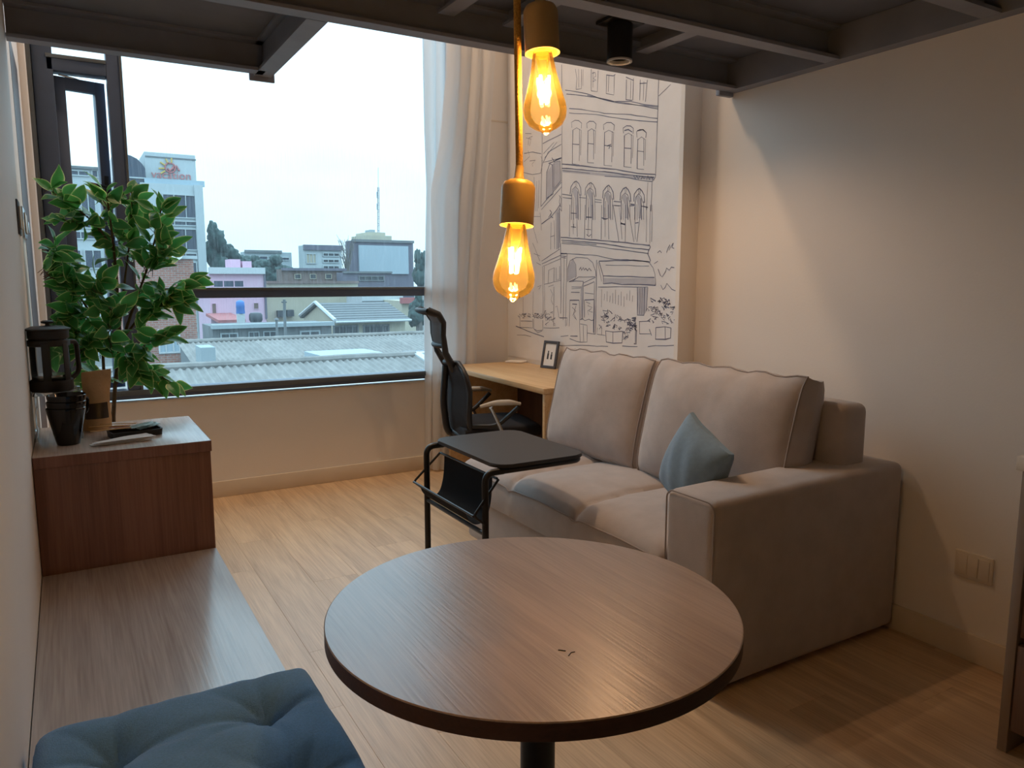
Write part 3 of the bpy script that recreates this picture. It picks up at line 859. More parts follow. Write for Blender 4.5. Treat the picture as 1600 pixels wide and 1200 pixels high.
# drawing strokes (width, [(y, z) on the pier face])
MURAL_INK = [
(0.0038, [(3.146,2.353),(3.147,2.195),(3.149,2.108),(3.151,1.859)]),
(0.0027, [(3.144,2.252),(3.053,2.29)]),
(0.0038, [(3.898,2.559),(3.882,2.499),(3.889,2.441)]),
(0.0027, [(3.865,2.551),(3.861,2.445)]),
(0.0038, [(3.835,2.543),(3.833,2.431),(3.889,2.439)]),
(0.0027, [(3.818,2.539),(3.819,2.444)]),
(0.0038, [(3.737,2.52),(3.736,2.399),(3.675,2.382),(3.671,2.499)]),
(0.0027, [(3.717,2.503),(3.718,2.415)]),
(0.0038, [(3.727,2.497),(3.699,2.495),(3.692,2.473),(3.719,2.468),(3.691,2.449),(3.722,2.448)]),
(0.0038, [(3.589,2.459),(3.59,2.353),(3.521,2.334),(3.519,2.437)]),
(0.0027, [(3.569,2.446),(3.572,2.361)]),
(0.0038, [(3.589,2.455),(3.529,2.436),(3.51,2.441)]),
(0.0056, [(3.411,2.392),(3.413,2.287),(3.358,2.272)]),
(0.0038, [(3.352,2.387),(3.353,2.271)]),
(0.0027, [(3.373,2.38),(3.373,2.283)]),
(0.0038, [(3.417,2.405),(3.349,2.374)]),
(0.0038, [(3.294,2.367),(3.295,2.26)]),
(0.0038, [(3.237,2.351),(3.247,2.243)]),
(0.0027, [(3.262,2.349),(3.266,2.254)]),
(0.0038, [(3.298,2.348),(3.241,2.337)]),
(0.0038, [(4.003,2.459),(3.774,2.391),(3.633,2.334),(3.525,2.297),(3.373,2.27),(3.251,2.228),(3.142,2.201)]),
(0.0038, [(3.991,2.434),(3.689,2.354),(3.499,2.292),(3.323,2.241),(3.145,2.187)]),
(0.0027, [(3.774,2.382),(3.499,2.286),(3.147,2.196)]),
(0.0038, [(3.959,2.343),(3.772,2.297),(3.604,2.249),(3.37,2.199),(3.145,2.139)]),
(0.0038, [(3.958,2.315),(3.686,2.256),(3.497,2.204),(3.296,2.155),(3.147,2.122)]),
(0.0038, [(3.928,2.223),(3.933,2.254),(3.899,2.261),(3.857,2.252),(3.826,2.232),(3.831,2.203)]),
(0.0027, [(3.918,2.207),(3.877,2.214),(3.837,2.194)]),
(0.0056, [(3.918,2.209),(3.92,2.007)]),
(0.0038, [(3.849,2.202),(3.848,2.015)]),
(0.0027, [(3.831,2.195),(3.834,2.047)]),
(0.0038, [(3.92,2.126),(3.85,2.112)]),
(0.0027, [(3.923,2.008),(3.844,1.992)]),
(0.0038, [(3.77,2.193),(3.775,2.222),(3.747,2.231),(3.708,2.222),(3.682,2.203),(3.687,2.175)]),
(0.0027, [(3.761,2.177),(3.726,2.185),(3.692,2.166)]),
(0.0056, [(3.761,2.179),(3.762,1.997)]),
(0.0038, [(3.704,2.174),(3.702,2.006)]),
(0.0027, [(3.687,2.167),(3.689,2.037)]),
(0.0038, [(3.762,2.105),(3.704,2.093)]),
(0.0027, [(3.765,1.997),(3.699,1.984)]),
(0.0038, [(3.608,2.158),(3.613,2.187),(3.58,2.194),(3.542,2.186),(3.511,2.166),(3.515,2.139)]),
(0.0027, [(3.599,2.143),(3.56,2.149),(3.52,2.13)]),
(0.0056, [(3.599,2.145),(3.6,1.96)]),
(0.0038, [(3.531,2.137),(3.529,1.967)]),
(0.0027, [(3.515,2.131),(3.517,1.997)]),
(0.0038, [(3.6,2.069),(3.531,2.055)]),
(0.0027, [(3.603,1.96),(3.526,1.946)]),
(0.0038, [(3.426,2.111),(3.431,2.139),(3.403,2.146),(3.368,2.139),(3.341,2.121),(3.345,2.094)]),
(0.0027, [(3.418,2.097),(3.384,2.103),(3.349,2.086)]),
(0.0056, [(3.418,2.098),(3.418,1.929)]),
(0.0038, [(3.359,2.093),(3.357,1.937)]),
(0.0027, [(3.344,2.086),(3.345,1.966)]),
(0.0038, [(3.418,2.029),(3.359,2.018)]),
(0.0027, [(3.42,1.929),(3.353,1.916)]),
(0.0038, [(3.311,2.071),(3.316,2.099),(3.291,2.107),(3.258,2.1),(3.234,2.082),(3.238,2.056)]),
(0.0027, [(3.303,2.057),(3.273,2.065),(3.242,2.048)]),
(0.0056, [(3.303,2.059),(3.303,1.903)]),
(0.0038, [(3.252,2.055),(3.249,1.912)]),
(0.0027, [(3.238,2.049),(3.238,1.94)]),
(0.0038, [(3.304,1.997),(3.252,1.986)]),
(0.0027, [(3.305,1.903),(3.246,1.892)]),
(0.0056, [(3.572,2.064),(3.538,2.067),(3.558,2.046)]),
(0.0056, [(3.309,2.105),(3.264,2.101),(3.237,2.084)]),
(0.0056, [(3.42,2.123),(3.386,2.124),(3.352,2.104)]),
(0.0056, [(4.035,2.022),(3.764,1.972),(3.488,1.922),(3.298,1.879),(3.15,1.855)]),
(0.0056, [(4.035,1.996),(3.764,1.951),(3.541,1.912),(3.359,1.875),(3.162,1.841)]),
(0.0027, [(4.026,1.981),(3.735,1.929)]),
(0.0038, [(3.594,1.898),(3.422,1.873),(3.261,1.837),(3.178,1.821),(3.154,1.84),(3.15,1.855)]),
(0.0056, [(3.332,1.868),(3.316,1.851),(3.308,1.868),(3.29,1.847),(3.278,1.862)]),
(0.0056, [(3.268,1.843),(3.254,1.859),(3.243,1.841),(3.233,1.855)]),
(0.0056, [(3.223,1.837),(3.212,1.854),(3.197,1.834),(3.184,1.848),(3.172,1.831)]),
(0.0038, [(4.045,2.619),(4.036,2.172),(4.032,1.732)]),
(0.0038, [(3.178,1.817),(3.182,1.667)]),
(0.0027, [(3.213,1.821),(3.217,1.677)]),
(0.0056, [(3.939,1.828),(3.933,1.871),(3.903,1.894),(3.876,1.899),(3.851,1.883),(3.83,1.855),(3.823,1.808)]),
(0.0038, [(3.923,1.818),(3.917,1.852),(3.887,1.868),(3.856,1.851),(3.838,1.81)]),
(0.0027, [(3.891,1.903),(3.881,1.867)]),
(0.0027, [(3.873,1.901),(3.869,1.866)]),
(0.0056, [(3.923,1.826),(3.923,1.671)]),
(0.0056, [(3.859,1.838),(3.85,1.667)]),
(0.0038, [(3.835,1.818),(3.829,1.665)]),
(0.0027, [(3.904,1.807),(3.899,1.67)]),
(0.0056, [(3.784,1.807),(3.779,1.848),(3.751,1.87),(3.725,1.876),(3.702,1.86),(3.681,1.833),(3.674,1.788)]),
(0.0038, [(3.769,1.797),(3.764,1.83),(3.736,1.845),(3.706,1.829),(3.688,1.789)]),
(0.0027, [(3.739,1.879),(3.73,1.845)]),
(0.0027, [(3.722,1.877),(3.718,1.844)]),
(0.0056, [(3.769,1.805),(3.769,1.661)]),
(0.0056, [(3.709,1.816),(3.699,1.656)]),
(0.0038, [(3.686,1.797),(3.679,1.655)]),
(0.0027, [(3.752,1.787),(3.746,1.66)]),
(0.0056, [(3.608,1.774),(3.604,1.814),(3.577,1.836),(3.553,1.841),(3.531,1.826),(3.512,1.8),(3.505,1.756)]),
(0.0038, [(3.594,1.764),(3.59,1.796),(3.563,1.812),(3.536,1.796),(3.519,1.757)]),
(0.0027, [(3.567,1.844),(3.558,1.811)]),
(0.0027, [(3.551,1.843),(3.547,1.81)]),
(0.0056, [(3.595,1.772),(3.594,1.649)]),
(0.0056, [(3.538,1.783),(3.529,1.645)]),
(0.0038, [(3.516,1.765),(3.51,1.644)]),
(0.0027, [(3.578,1.755),(3.572,1.648)]),
(0.0056, [(3.448,1.747),(3.444,1.786),(3.419,1.808),(3.396,1.813),(3.376,1.799),(3.357,1.773),(3.351,1.731)]),
(0.0038, [(3.435,1.738),(3.43,1.769),(3.405,1.784),(3.38,1.769),(3.363,1.732)]),
(0.0027, [(3.409,1.816),(3.4,1.784)]),
(0.0027, [(3.394,1.815),(3.39,1.783)]),
(0.0056, [(3.435,1.746),(3.434,1.639)]),
(0.0056, [(3.382,1.757),(3.373,1.635)]),
(0.0038, [(3.361,1.739),(3.355,1.633)]),
(0.0027, [(3.419,1.729),(3.413,1.637)]),
(0.0056, [(3.327,1.731),(3.324,1.769),(3.3,1.79),(3.279,1.796),(3.259,1.782),(3.241,1.757),(3.235,1.715)]),
(0.0038, [(3.315,1.722),(3.311,1.753),(3.287,1.768),(3.263,1.753),(3.247,1.716)]),
(0.0027, [(3.291,1.799),(3.282,1.767)]),
(0.0027, [(3.276,1.797),(3.273,1.766)]),
(0.0056, [(3.315,1.73),(3.314,1.631)]),
(0.0056, [(3.265,1.741),(3.256,1.627)]),
(0.0038, [(3.245,1.724),(3.239,1.626)]),
(0.0027, [(3.3,1.713),(3.294,1.629)]),
(0.0038, [(4.027,1.838),(3.926,1.818)]),
(0.0038, [(4.021,1.816),(3.926,1.801)]),
(0.0038, [(3.842,1.799),(3.775,1.79)]),
(0.0038, [(3.681,1.774),(3.618,1.763)]),
(0.0038, [(3.681,1.76),(3.617,1.75)]),
(0.0056, [(3.503,1.746),(3.441,1.738)]),
(0.0038, [(3.502,1.725),(3.44,1.717)]),
(0.0056, [(3.354,1.719),(3.319,1.713)]),
(0.0038, [(3.25,1.699),(3.208,1.69)]),
(0.0038, [(4.262,2.261),(4.264,2.117),(4.275,1.779)]),
(0.0038, [(4.257,2.052),(4.189,2.115),(4.042,2.142)]),
(0.0038, [(4.255,2.179),(4.043,2.203)]),
(0.0027, [(4.243,2.059),(4.037,2.059)]),
(0.0027, [(4.233,2.085),(4.09,2.163)]),
(0.0027, [(4.247,2.114),(4.123,2.168)]),
(0.0056, [(4.211,1.819),(4.208,1.992),(4.171,2.041),(4.138,2.028),(4.132,1.848),(4.203,1.828)]),
(0.0038, [(4.119,1.883),(4.122,2.044),(4.056,2.044),(4.046,1.92),(4.119,1.878)]),
(0.0056, [(4.147,2.074),(4.122,2.048),(4.089,2.057),(4.041,2.061)]),
(0.0056, [(4.188,2.043),(4.04,2.058)]),
(0.0038, [(4.271,1.783),(4.038,1.91)]),
(0.0038, [(4.268,1.76),(4.034,1.883)]),
(0.0027, [(4.473,2.277),(4.396,2.263)]),
(0.0027, [(4.464,2.247),(4.4,2.228),(4.418,2.189)]),
(0.0038, [(4.487,2.148),(4.381,2.142),(4.275,2.118)]),
(0.0027, [(4.436,2.196),(4.427,2.242),(4.382,2.244)]),
(0.0027, [(4.5,2.026),(4.38,1.998),(4.274,1.995)]),
(0.0027, [(4.417,2.091),(4.345,2.086),(4.384,2.068),(4.377,2.049)]),
(0.0027, [(4.362,1.982),(4.342,1.756)]),
(0.0027, [(4.326,1.95),(4.321,1.754)]),
(0.0027, [(4.299,1.952),(4.303,1.772)]),
(0.0027, [(4.491,2.092),(4.417,2.119),(4.436,2.159)]),
(0.0027, [(4.275,2.1),(4.253,2.061),(4.282,1.996)]),
(0.0038, [(4.061,1.833),(4.037,1.812),(4.052,1.752),(4.032,1.732)]),
(0.0056, [(4.05,1.827),(4.06,1.788),(4.042,1.76)]),
(0.0038, [(3.941,1.764),(3.943,1.569)]),
(0.0038, [(3.867,1.758),(3.858,1.565)]),
(0.0027, [(3.904,1.746),(3.901,1.583)]),
(0.0038, [(3.78,1.751),(3.783,1.552)]),
(0.0038, [(3.71,1.745),(3.71,1.549)]),
(0.0027, [(3.744,1.733),(3.747,1.566)]),
(0.0038, [(3.617,1.737),(3.617,1.538)]),
(0.0038, [(3.554,1.732),(3.544,1.535)]),
(0.0027, [(3.585,1.72),(3.58,1.551)]),
(0.0038, [(3.509,1.728),(3.45,1.517)]),
(0.0038, [(3.399,1.719),(3.393,1.514)]),
(0.0027, [(3.453,1.709),(3.422,1.53)]),
(0.0038, [(3.38,1.717),(3.317,1.511)]),
(0.0038, [(3.261,1.707),(3.292,1.51)]),
(0.0027, [(3.319,1.698),(3.305,1.524)]),
(0.0056, [(3.929,1.712),(3.869,1.706)]),
(0.0056, [(3.773,1.678),(3.713,1.672)]),
(0.0056, [(3.615,1.664),(3.583,1.653),(3.554,1.654)]),
(0.0056, [(3.44,1.617),(3.396,1.613)]),
(0.0056, [(3.438,1.623),(3.399,1.608)]),
(0.0056, [(3.31,1.613),(3.282,1.614)]),
(0.0038, [(3.928,1.631),(3.873,1.623)]),
(0.0056, [(3.9,1.645),(3.895,1.621)]),
(0.0027, [(3.771,1.606),(3.719,1.6)]),
(0.0038, [(3.76,1.575),(3.739,1.562),(3.716,1.572)]),
(0.0038, [(3.362,1.71),(3.32,1.708)]),
(0.0038, [(3.497,1.724),(3.448,1.716)]),
(0.0038, [(3.261,1.7),(3.208,1.689)]),
(0.0027, [(3.188,1.701),(3.184,1.498)]),
(0.0027, [(3.172,1.7),(3.17,1.505)]),
(0.0027, [(3.219,1.69),(3.214,1.506)]),
(0.0056, [(4.04,1.571),(3.844,1.553),(3.612,1.532),(3.375,1.508),(3.188,1.486)]),
(0.0056, [(4.031,1.553),(3.817,1.534),(3.587,1.511),(3.374,1.484),(3.189,1.463)]),
(0.0038, [(4.028,1.533),(3.738,1.509),(3.489,1.478),(3.191,1.443)]),
(0.0038, [(4.025,1.541),(3.817,1.525),(3.661,1.509)]),
(0.0056, [(3.192,1.493),(3.179,1.478),(3.189,1.465),(3.201,1.444),(3.188,1.427),(3.174,1.403)]),
(0.0038, [(4.041,1.471),(3.842,1.459),(3.659,1.446),(3.572,1.432),(3.488,1.42),(3.372,1.414),(3.176,1.399)]),
(0.0056, [(4.038,1.466),(3.97,1.467)]),
(0.0038, [(4.035,1.453),(3.974,1.449)]),
(0.0038, [(4.032,1.444),(3.978,1.439)]),
(0.0038, [(3.957,1.29),(3.959,1.372),(3.93,1.422),(3.869,1.44),(3.749,1.433),(3.697,1.406),(3.667,1.353),(3.661,1.323)]),
(0.0027, [(3.864,1.324),(3.868,1.394),(3.907,1.434)]),
(0.0027, [(3.938,1.294),(3.88,1.308),(3.864,1.327)]),
(0.0056, [(3.834,1.362),(3.819,1.379),(3.807,1.361),(3.792,1.377),(3.781,1.36),(3.766,1.372),(3.747,1.358),(3.732,1.372),(3.708,1.356)]),
(0.0038, [(3.943,1.292),(3.866,1.295),(3.788,1.294)]),
(0.0038, [(3.901,1.295),(3.839,1.319),(3.669,1.321)]),
(0.0038, [(3.792,1.283),(3.666,1.317)]),
(0.0038, [(3.785,1.264),(3.678,1.292)]),
(0.0027, [(3.913,1.26),(3.811,1.259)]),
(0.0027, [(3.912,1.248),(3.816,1.252)]),
(0.0056, [(3.918,1.227),(3.827,1.226)]),
(0.0027, [(3.773,1.223),(3.682,1.219)]),
(0.0056, [(3.772,1.182),(3.676,1.186)]),
(0.0056, [(3.633,1.413),(3.488,1.412),(3.316,1.41),(3.189,1.399)]),
(0.0056, [(3.633,1.411),(3.591,1.325),(3.369,1.321),(3.14,1.315)]),
(0.0038, [(3.189,1.399),(3.154,1.368),(3.137,1.334),(3.128,1.273)]),
(0.0056, [(3.591,1.325),(3.588,1.281),(3.508,1.284),(3.413,1.277),(3.268,1.276),(3.128,1.273)]),
(0.0038, [(3.64,1.261),(3.483,1.263),(3.192,1.264)]),
(0.0027, [(3.571,1.389),(3.186,1.377)]),
(0.0027, [(3.646,1.405),(3.605,1.293)]),
(0.0056, [(3.659,1.421),(3.657,1.217),(3.658,0.979)]),
(0.0038, [(3.676,1.292),(3.671,0.978)]),
(0.0056, [(3.791,1.292),(3.791,1.066)]),
(0.0027, [(3.811,1.261),(3.812,1.057)]),
(0.0038, [(3.967,1.467),(3.974,1.212),(3.976,1.009)]),
(0.0038, [(3.998,1.452),(4.003,1.048)]),
(0.0056, [(4.042,1.534),(4.034,1.373),(4.029,1.219),(4.032,1.088)]),
(0.0056, [(3.931,1.175),(3.831,1.178)]),
(0.0038, [(3.931,1.175),(3.936,1.011)]),
(0.0038, [(3.831,1.178),(3.815,0.922)]),
(0.0056, [(3.777,1.182),(3.772,1.074)]),
(0.0056, [(3.676,1.184),(3.679,0.986)]),
(0.0056, [(3.902,1.154),(3.852,1.152)]),
(0.0038, [(3.905,1.133),(3.863,1.11),(3.897,1.085),(3.867,1.062)]),
(0.0038, [(3.863,1.142),(3.89,1.093),(3.856,1.055)]),
(0.0038, [(3.756,1.168),(3.716,1.162),(3.742,1.146),(3.695,1.139),(3.728,1.115),(3.689,1.109)]),
(0.0027, [(3.728,1.092),(3.742,1.115),(3.703,1.13)]),
(0.0038, [(3.929,0.933),(3.859,0.922),(3.815,0.92),(3.742,0.924),(3.745,1.029),(3.817,1.033)]),
(0.0038, [(3.785,1.027),(3.777,0.926)]),
(0.0038, [(3.818,1.057),(3.794,1.066),(3.767,1.054),(3.727,1.065),(3.701,1.058),(3.68,1.063)]),
(0.0038, [(3.738,0.982),(3.658,0.978)]),
(0.0056, [(3.921,0.95),(3.843,0.955)]),
(0.0038, [(4.03,0.942),(3.944,0.952)]),
(0.0056, [(3.278,1.261),(3.275,1.108),(3.219,1.109),(3.218,1.261)]),
(0.0038, [(3.256,1.258),(3.253,1.114)]),
(0.0038, [(3.239,1.258),(3.236,1.114)]),
(0.0038, [(3.192,1.261),(3.198,1.133)]),
(0.0027, [(3.604,1.247),(3.604,1.142)]),
(0.0027, [(3.576,1.22),(3.578,1.183)]),
(0.0027, [(3.55,1.238),(3.55,1.178)]),
(0.0027, [(3.522,1.211),(3.524,1.173)]),
(0.0027, [(3.496,1.228),(3.497,1.169)]),
(0.0027, [(3.471,1.245),(3.471,1.164)]),
(0.0027, [(3.444,1.218),(3.445,1.16)]),
(0.0027, [(3.419,1.236),(3.419,1.156)]),
(0.0027, [(3.393,1.209),(3.393,1.151)]),
(0.0027, [(3.368,1.226),(3.369,1.19)]),
(0.0027, [(3.344,1.243),(3.344,1.186)]),
(0.0027, [(3.318,1.217),(3.32,1.181)]),
(0.0056, [(3.56,1.003),(3.551,0.939),(3.485,0.937),(3.405,0.945),(3.398,1.01)]),
(0.0038, [(3.56,1.003),(3.487,1.003),(3.398,1.011)]),
(0.0038, [(3.49,1.003),(3.488,0.94)]),
(0.0038, [(3.641,1.019),(3.642,0.98),(3.562,0.977)]),
(0.0038, [(3.598,1.021),(3.597,0.98)]),
(0.0056, [(3.119,1.047),(3.117,0.984),(3.04,0.988),(2.999,0.998),(2.999,1.052)]),
(0.0038, [(3.119,1.047),(3.046,1.055),(2.999,1.052)]),
(0.0038, [(3.044,1.053),(3.041,0.989)]),
(0.0056, [(3.171,1.037),(3.151,1.002)]),
(0.0038, [(3.258,1.073),(3.167,1.08)]),
(0.0038, [(3.256,1.073),(3.252,1.004),(3.16,1.011)]),
(0.0038, [(3.29,1.095),(3.287,0.944)]),
(0.0056, [(3.298,0.947),(3.278,0.945),(3.279,1.024)]),
(0.0038, [(3.571,1.052),(3.579,1.063),(3.563,1.063),(3.602,1.067)]),
(0.0038, [(3.567,1.083),(3.535,1.093),(3.546,1.103),(3.558,1.086)]),
(0.0038, [(3.483,1.025),(3.482,1.039),(3.473,1.036),(3.467,1.037)]),
(0.0038, [(3.558,1.103),(3.535,1.113),(3.545,1.13),(3.545,1.121)]),
(0.0038, [(3.535,1.029),(3.539,1.047),(3.512,1.042),(3.558,1.032)]),
(0.0038, [(3.414,1.07),(3.407,1.076),(3.414,1.087),(3.423,1.081)]),
(0.0038, [(3.494,1.021),(3.483,1.039),(3.472,1.051),(3.483,1.025)]),
(0.0038, [(3.434,1.018),(3.41,1.03),(3.422,1.033),(3.415,1.03)]),
(0.0038, [(3.561,1.1),(3.539,1.12),(3.589,1.124),(3.567,1.102)]),
(0.0038, [(3.558,1.031),(3.534,1.033),(3.551,1.042),(3.544,1.038)]),
(0.0038, [(3.43,1.017),(3.43,1.036),(3.442,1.027),(3.424,1.018)]),
(0.0038, [(3.58,1.065),(3.573,1.068),(3.61,1.091),(3.592,1.083)]),
(0.0038, [(3.429,1.075),(3.431,1.085),(3.421,1.096),(3.425,1.087)]),
(0.0038, [(3.419,1.063),(3.424,1.076),(3.435,1.077),(3.391,1.074)]),
(0.0038, [(3.504,1.107),(3.51,1.118),(3.535,1.127),(3.496,1.108)]),
(0.0038, [(3.486,1.064),(3.475,1.071),(3.474,1.088),(3.516,1.063)]),
(0.0038, [(3.474,1.016),(3.489,1.024),(3.468,1.032),(3.482,1.022)]),
(0.0038, [(3.541,1.048),(3.554,1.055),(3.524,1.059),(3.537,1.063)]),
(0.0038, [(3.555,1.084),(3.536,1.09),(3.576,1.102),(3.543,1.087)]),
(0.0038, [(3.552,1.073),(3.532,1.083),(3.53,1.087),(3.563,1.086)]),
(0.0038, [(3.431,1.068),(3.448,1.069),(3.43,1.081),(3.413,1.084)]),
(0.0038, [(3.583,1.078),(3.564,1.091),(3.564,1.095),(3.607,1.082)]),
(0.0038, [(3.451,1.084),(3.46,1.092),(3.456,1.101),(3.425,1.088)]),
(0.0038, [(3.622,1.01),(3.598,1.031),(3.627,1.039),(3.594,1.016)]),
(0.0038, [(3.459,1.029),(3.45,1.04),(3.473,1.045),(3.476,1.03)]),
(0.0038, [(3.494,1.081),(3.475,1.082),(3.47,1.105),(3.469,1.099)]),
(0.0056, [(3.282,1.039),(3.306,1.05),(3.298,1.051),(3.274,1.048)]),
(0.0056, [(3.338,1.01),(3.333,1.016),(3.351,1.031),(3.34,1.023)]),
(0.0056, [(3.347,1.063),(3.346,1.076),(3.364,1.083),(3.327,1.077)]),
(0.0056, [(3.292,1.08),(3.286,1.093),(3.315,1.091),(3.304,1.087)]),
(0.0056, [(3.338,1.044),(3.324,1.045),(3.361,1.053),(3.357,1.044)]),
(0.0056, [(3.273,1.02),(3.293,1.027),(3.282,1.032),(3.28,1.03)]),
(0.0056, [(3.319,1.053),(3.334,1.057),(3.338,1.069),(3.309,1.06)]),
(0.0056, [(3.38,1.063),(3.386,1.073),(3.366,1.078),(3.365,1.074)]),
(0.0056, [(3.337,1.051),(3.338,1.062),(3.342,1.07),(3.339,1.055)]),
(0.0056, [(3.324,1.029),(3.346,1.034),(3.329,1.05),(3.303,1.036)]),
(0.0056, [(3.282,1.024),(3.293,1.031),(3.301,1.044),(3.274,1.039)]),
(0.0056, [(3.294,1.032),(3.283,1.042),(3.314,1.048),(3.319,1.033)]),
(0.0056, [(3.298,1.077),(3.318,1.077),(3.28,1.088),(3.322,1.089)]),
(0.0056, [(3.373,1.015),(3.365,1.029),(3.351,1.034),(3.358,1.017)]),
(0.0056, [(3.297,1.043),(3.287,1.046),(3.286,1.066),(3.319,1.047)]),
(0.0056, [(3.321,1.019),(3.333,1.021),(3.333,1.036),(3.308,1.026)]),
(0.0056, [(3.345,1.049),(3.352,1.055),(3.366,1.064),(3.322,1.057)]),
(0.0056, [(3.301,1.068),(3.292,1.081),(3.293,1.085),(3.302,1.078)]),
(0.0038, [(2.988,1.147),(3.007,1.158),(2.969,1.164),(2.991,1.158)]),
(0.0038, [(3.144,1.13),(3.16,1.139),(3.154,1.142),(3.136,1.146)]),
(0.0038, [(3.118,1.089),(3.123,1.103),(3.114,1.102),(3.132,1.089)]),
(0.0038, [(3.078,1.121),(3.094,1.127),(3.087,1.142),(3.096,1.137)]),
(0.0038, [(3.077,1.101),(3.079,1.114),(3.062,1.119),(3.078,1.113)]),
(0.0038, [(2.996,1.123),(2.985,1.139),(2.998,1.135),(3.008,1.134)]),
(0.0038, [(3.033,1.069),(3.016,1.073),(3.048,1.08),(3.048,1.079)]),
(0.0038, [(2.993,1.076),(3.005,1.09),(3.003,1.091),(2.983,1.078)]),
(0.0038, [(3.164,1.074),(3.175,1.08),(3.16,1.094),(3.189,1.079)]),
(0.0038, [(3.087,1.111),(3.102,1.12),(3.066,1.127),(3.085,1.113)]),
(0.0038, [(3.123,1.092),(3.143,1.106),(3.103,1.103),(3.101,1.1)]),
(0.0038, [(3.012,1.089),(3.022,1.099),(3.006,1.11),(3.024,1.1)]),
(0.0038, [(2.972,1.098),(2.971,1.1),(2.973,1.112),(2.963,1.11)]),
(0.0038, [(3.059,1.141),(3.053,1.152),(3.076,1.163),(3.052,1.143)]),
(0.0038, [(2.981,1.148),(2.989,1.159),(2.977,1.165),(2.974,1.155)]),
(0.0038, [(3.116,1.14),(3.138,1.151),(3.104,1.157),(3.105,1.146)]),
(0.0038, [(3.126,1.12),(3.108,1.121),(3.126,1.132),(3.113,1.126)]),
(0.0038, [(3.111,1.118),(3.109,1.131),(3.119,1.14),(3.13,1.122)]),
(0.0038, [(3.165,1.144),(3.151,1.157),(3.181,1.155),(3.169,1.157)]),
(0.0038, [(3.003,1.09),(2.999,1.092),(3.008,1.101),(3.002,1.099)]),
(0.0038, [(3.141,1.132),(3.127,1.133),(3.127,1.155),(3.119,1.139)]),
(0.0038, [(3.061,1.103),(3.055,1.119),(3.053,1.116),(3.044,1.112)]),
(0.0038, [(3.05,1.09),(3.074,1.101),(3.043,1.106),(3.049,1.097)]),
(0.0038, [(3.142,1.105),(3.165,1.112),(3.135,1.121),(3.139,1.121)]),
(0.0038, [(2.989,1.148),(2.976,1.158),(3.011,1.161),(3.002,1.149)]),
(0.0038, [(3.063,1.07),(3.072,1.084),(3.054,1.081),(3.046,1.081)]),
(0.0038, [(2.979,1.094),(2.968,1.1),(2.966,1.118),(2.963,1.102)]),
(0.0038, [(3.017,1.114),(3.035,1.114),(3.037,1.125),(3.033,1.122)]),
(0.0038, [(3.029,1.109),(3.033,1.119),(3.039,1.124),(3.017,1.116)]),
(0.0038, [(3.143,1.069),(3.133,1.075),(3.15,1.086),(3.139,1.073)]),
(0.0038, [(3.187,1.134),(3.173,1.137),(3.189,1.146),(3.202,1.137)]),
(0.0038, [(3.096,1.141),(3.119,1.142),(3.112,1.157),(3.117,1.141)]),
(0.0038, [(3.085,1.119),(3.075,1.12),(3.09,1.133),(3.109,1.134)]),
(0.0038, [(3.138,1.147),(3.139,1.15),(3.132,1.161),(3.156,1.147)]),
(0.0056, [(3.058,1.177),(3.045,1.185),(3.038,1.191),(3.07,1.181)]),
(0.0056, [(3.047,1.159),(3.055,1.16),(3.039,1.183),(3.043,1.159)]),
(0.0056, [(3.144,1.185),(3.16,1.186),(3.167,1.204),(3.124,1.189)]),
(0.0056, [(3.028,1.167),(3.015,1.183),(3.008,1.177),(3.038,1.177)]),
(0.0056, [(3.033,1.188),(3.043,1.202),(3.051,1.202),(3.041,1.199)]),
(0.0056, [(3.034,1.183),(3.024,1.196),(3.019,1.201),(3.015,1.19)]),
(0.0056, [(3.096,1.179),(3.083,1.187),(3.108,1.19),(3.086,1.189)]),
(0.0056, [(3.06,1.171),(3.061,1.174),(3.05,1.18),(3.062,1.184)]),
(0.0056, [(3.065,1.187),(3.078,1.2),(3.059,1.209),(3.047,1.195)]),
(0.0056, [(3.037,1.153),(3.045,1.159),(3.058,1.167),(3.015,1.156)]),
(0.0056, [(3.078,1.186),(3.098,1.196),(3.091,1.195),(3.095,1.196)]),
(0.0056, [(3.076,1.191),(3.09,1.207),(3.09,1.208),(3.08,1.204)]),
(0.0038, [(4.419,1.046),(4.416,1.05),(4.443,1.056),(4.395,1.049)]),
(0.0038, [(4.538,1.034),(4.561,1.051),(4.569,1.052),(4.559,1.05)]),
(0.0038, [(4.417,1.051),(4.398,1.069),(4.428,1.072),(4.421,1.053)]),
(0.0038, [(4.373,1.055),(4.35,1.059),(4.37,1.073),(4.357,1.057)]),
(0.0038, [(4.471,1.054),(4.503,1.064),(4.454,1.073),(4.46,1.067)]),
(0.0038, [(4.498,1.058),(4.461,1.066),(4.504,1.069),(4.52,1.06)]),
(0.0038, [(4.354,1.051),(4.328,1.071),(4.346,1.078),(4.352,1.059)]),
(0.0038, [(4.351,1.045),(4.319,1.055),(4.331,1.063),(4.315,1.064)]),
(0.0038, [(4.482,1.038),(4.506,1.039),(4.466,1.054),(4.481,1.051)]),
(0.0038, [(4.534,1.043),(4.551,1.05),(4.546,1.067),(4.515,1.049)]),
(0.0027, [(4.242,1.052),(4.249,1.053),(4.269,1.077),(4.228,1.073)]),
(0.0027, [(4.094,1.006),(4.103,1.008),(4.108,1.024),(4.092,1.017)]),
(0.0027, [(4.198,1.002),(4.214,1.011),(4.169,1.03),(4.213,1.007)]),
(0.0027, [(4.123,1.084),(4.15,1.093),(4.121,1.097),(4.156,1.087)]),
(0.0027, [(4.129,1.042),(4.095,1.059),(4.095,1.054),(4.152,1.041)]),
(0.0027, [(4.186,1.051),(4.22,1.061),(4.216,1.066),(4.205,1.066)]),
(0.0027, [(4.188,1.058),(4.223,1.065),(4.179,1.082),(4.158,1.076)]),
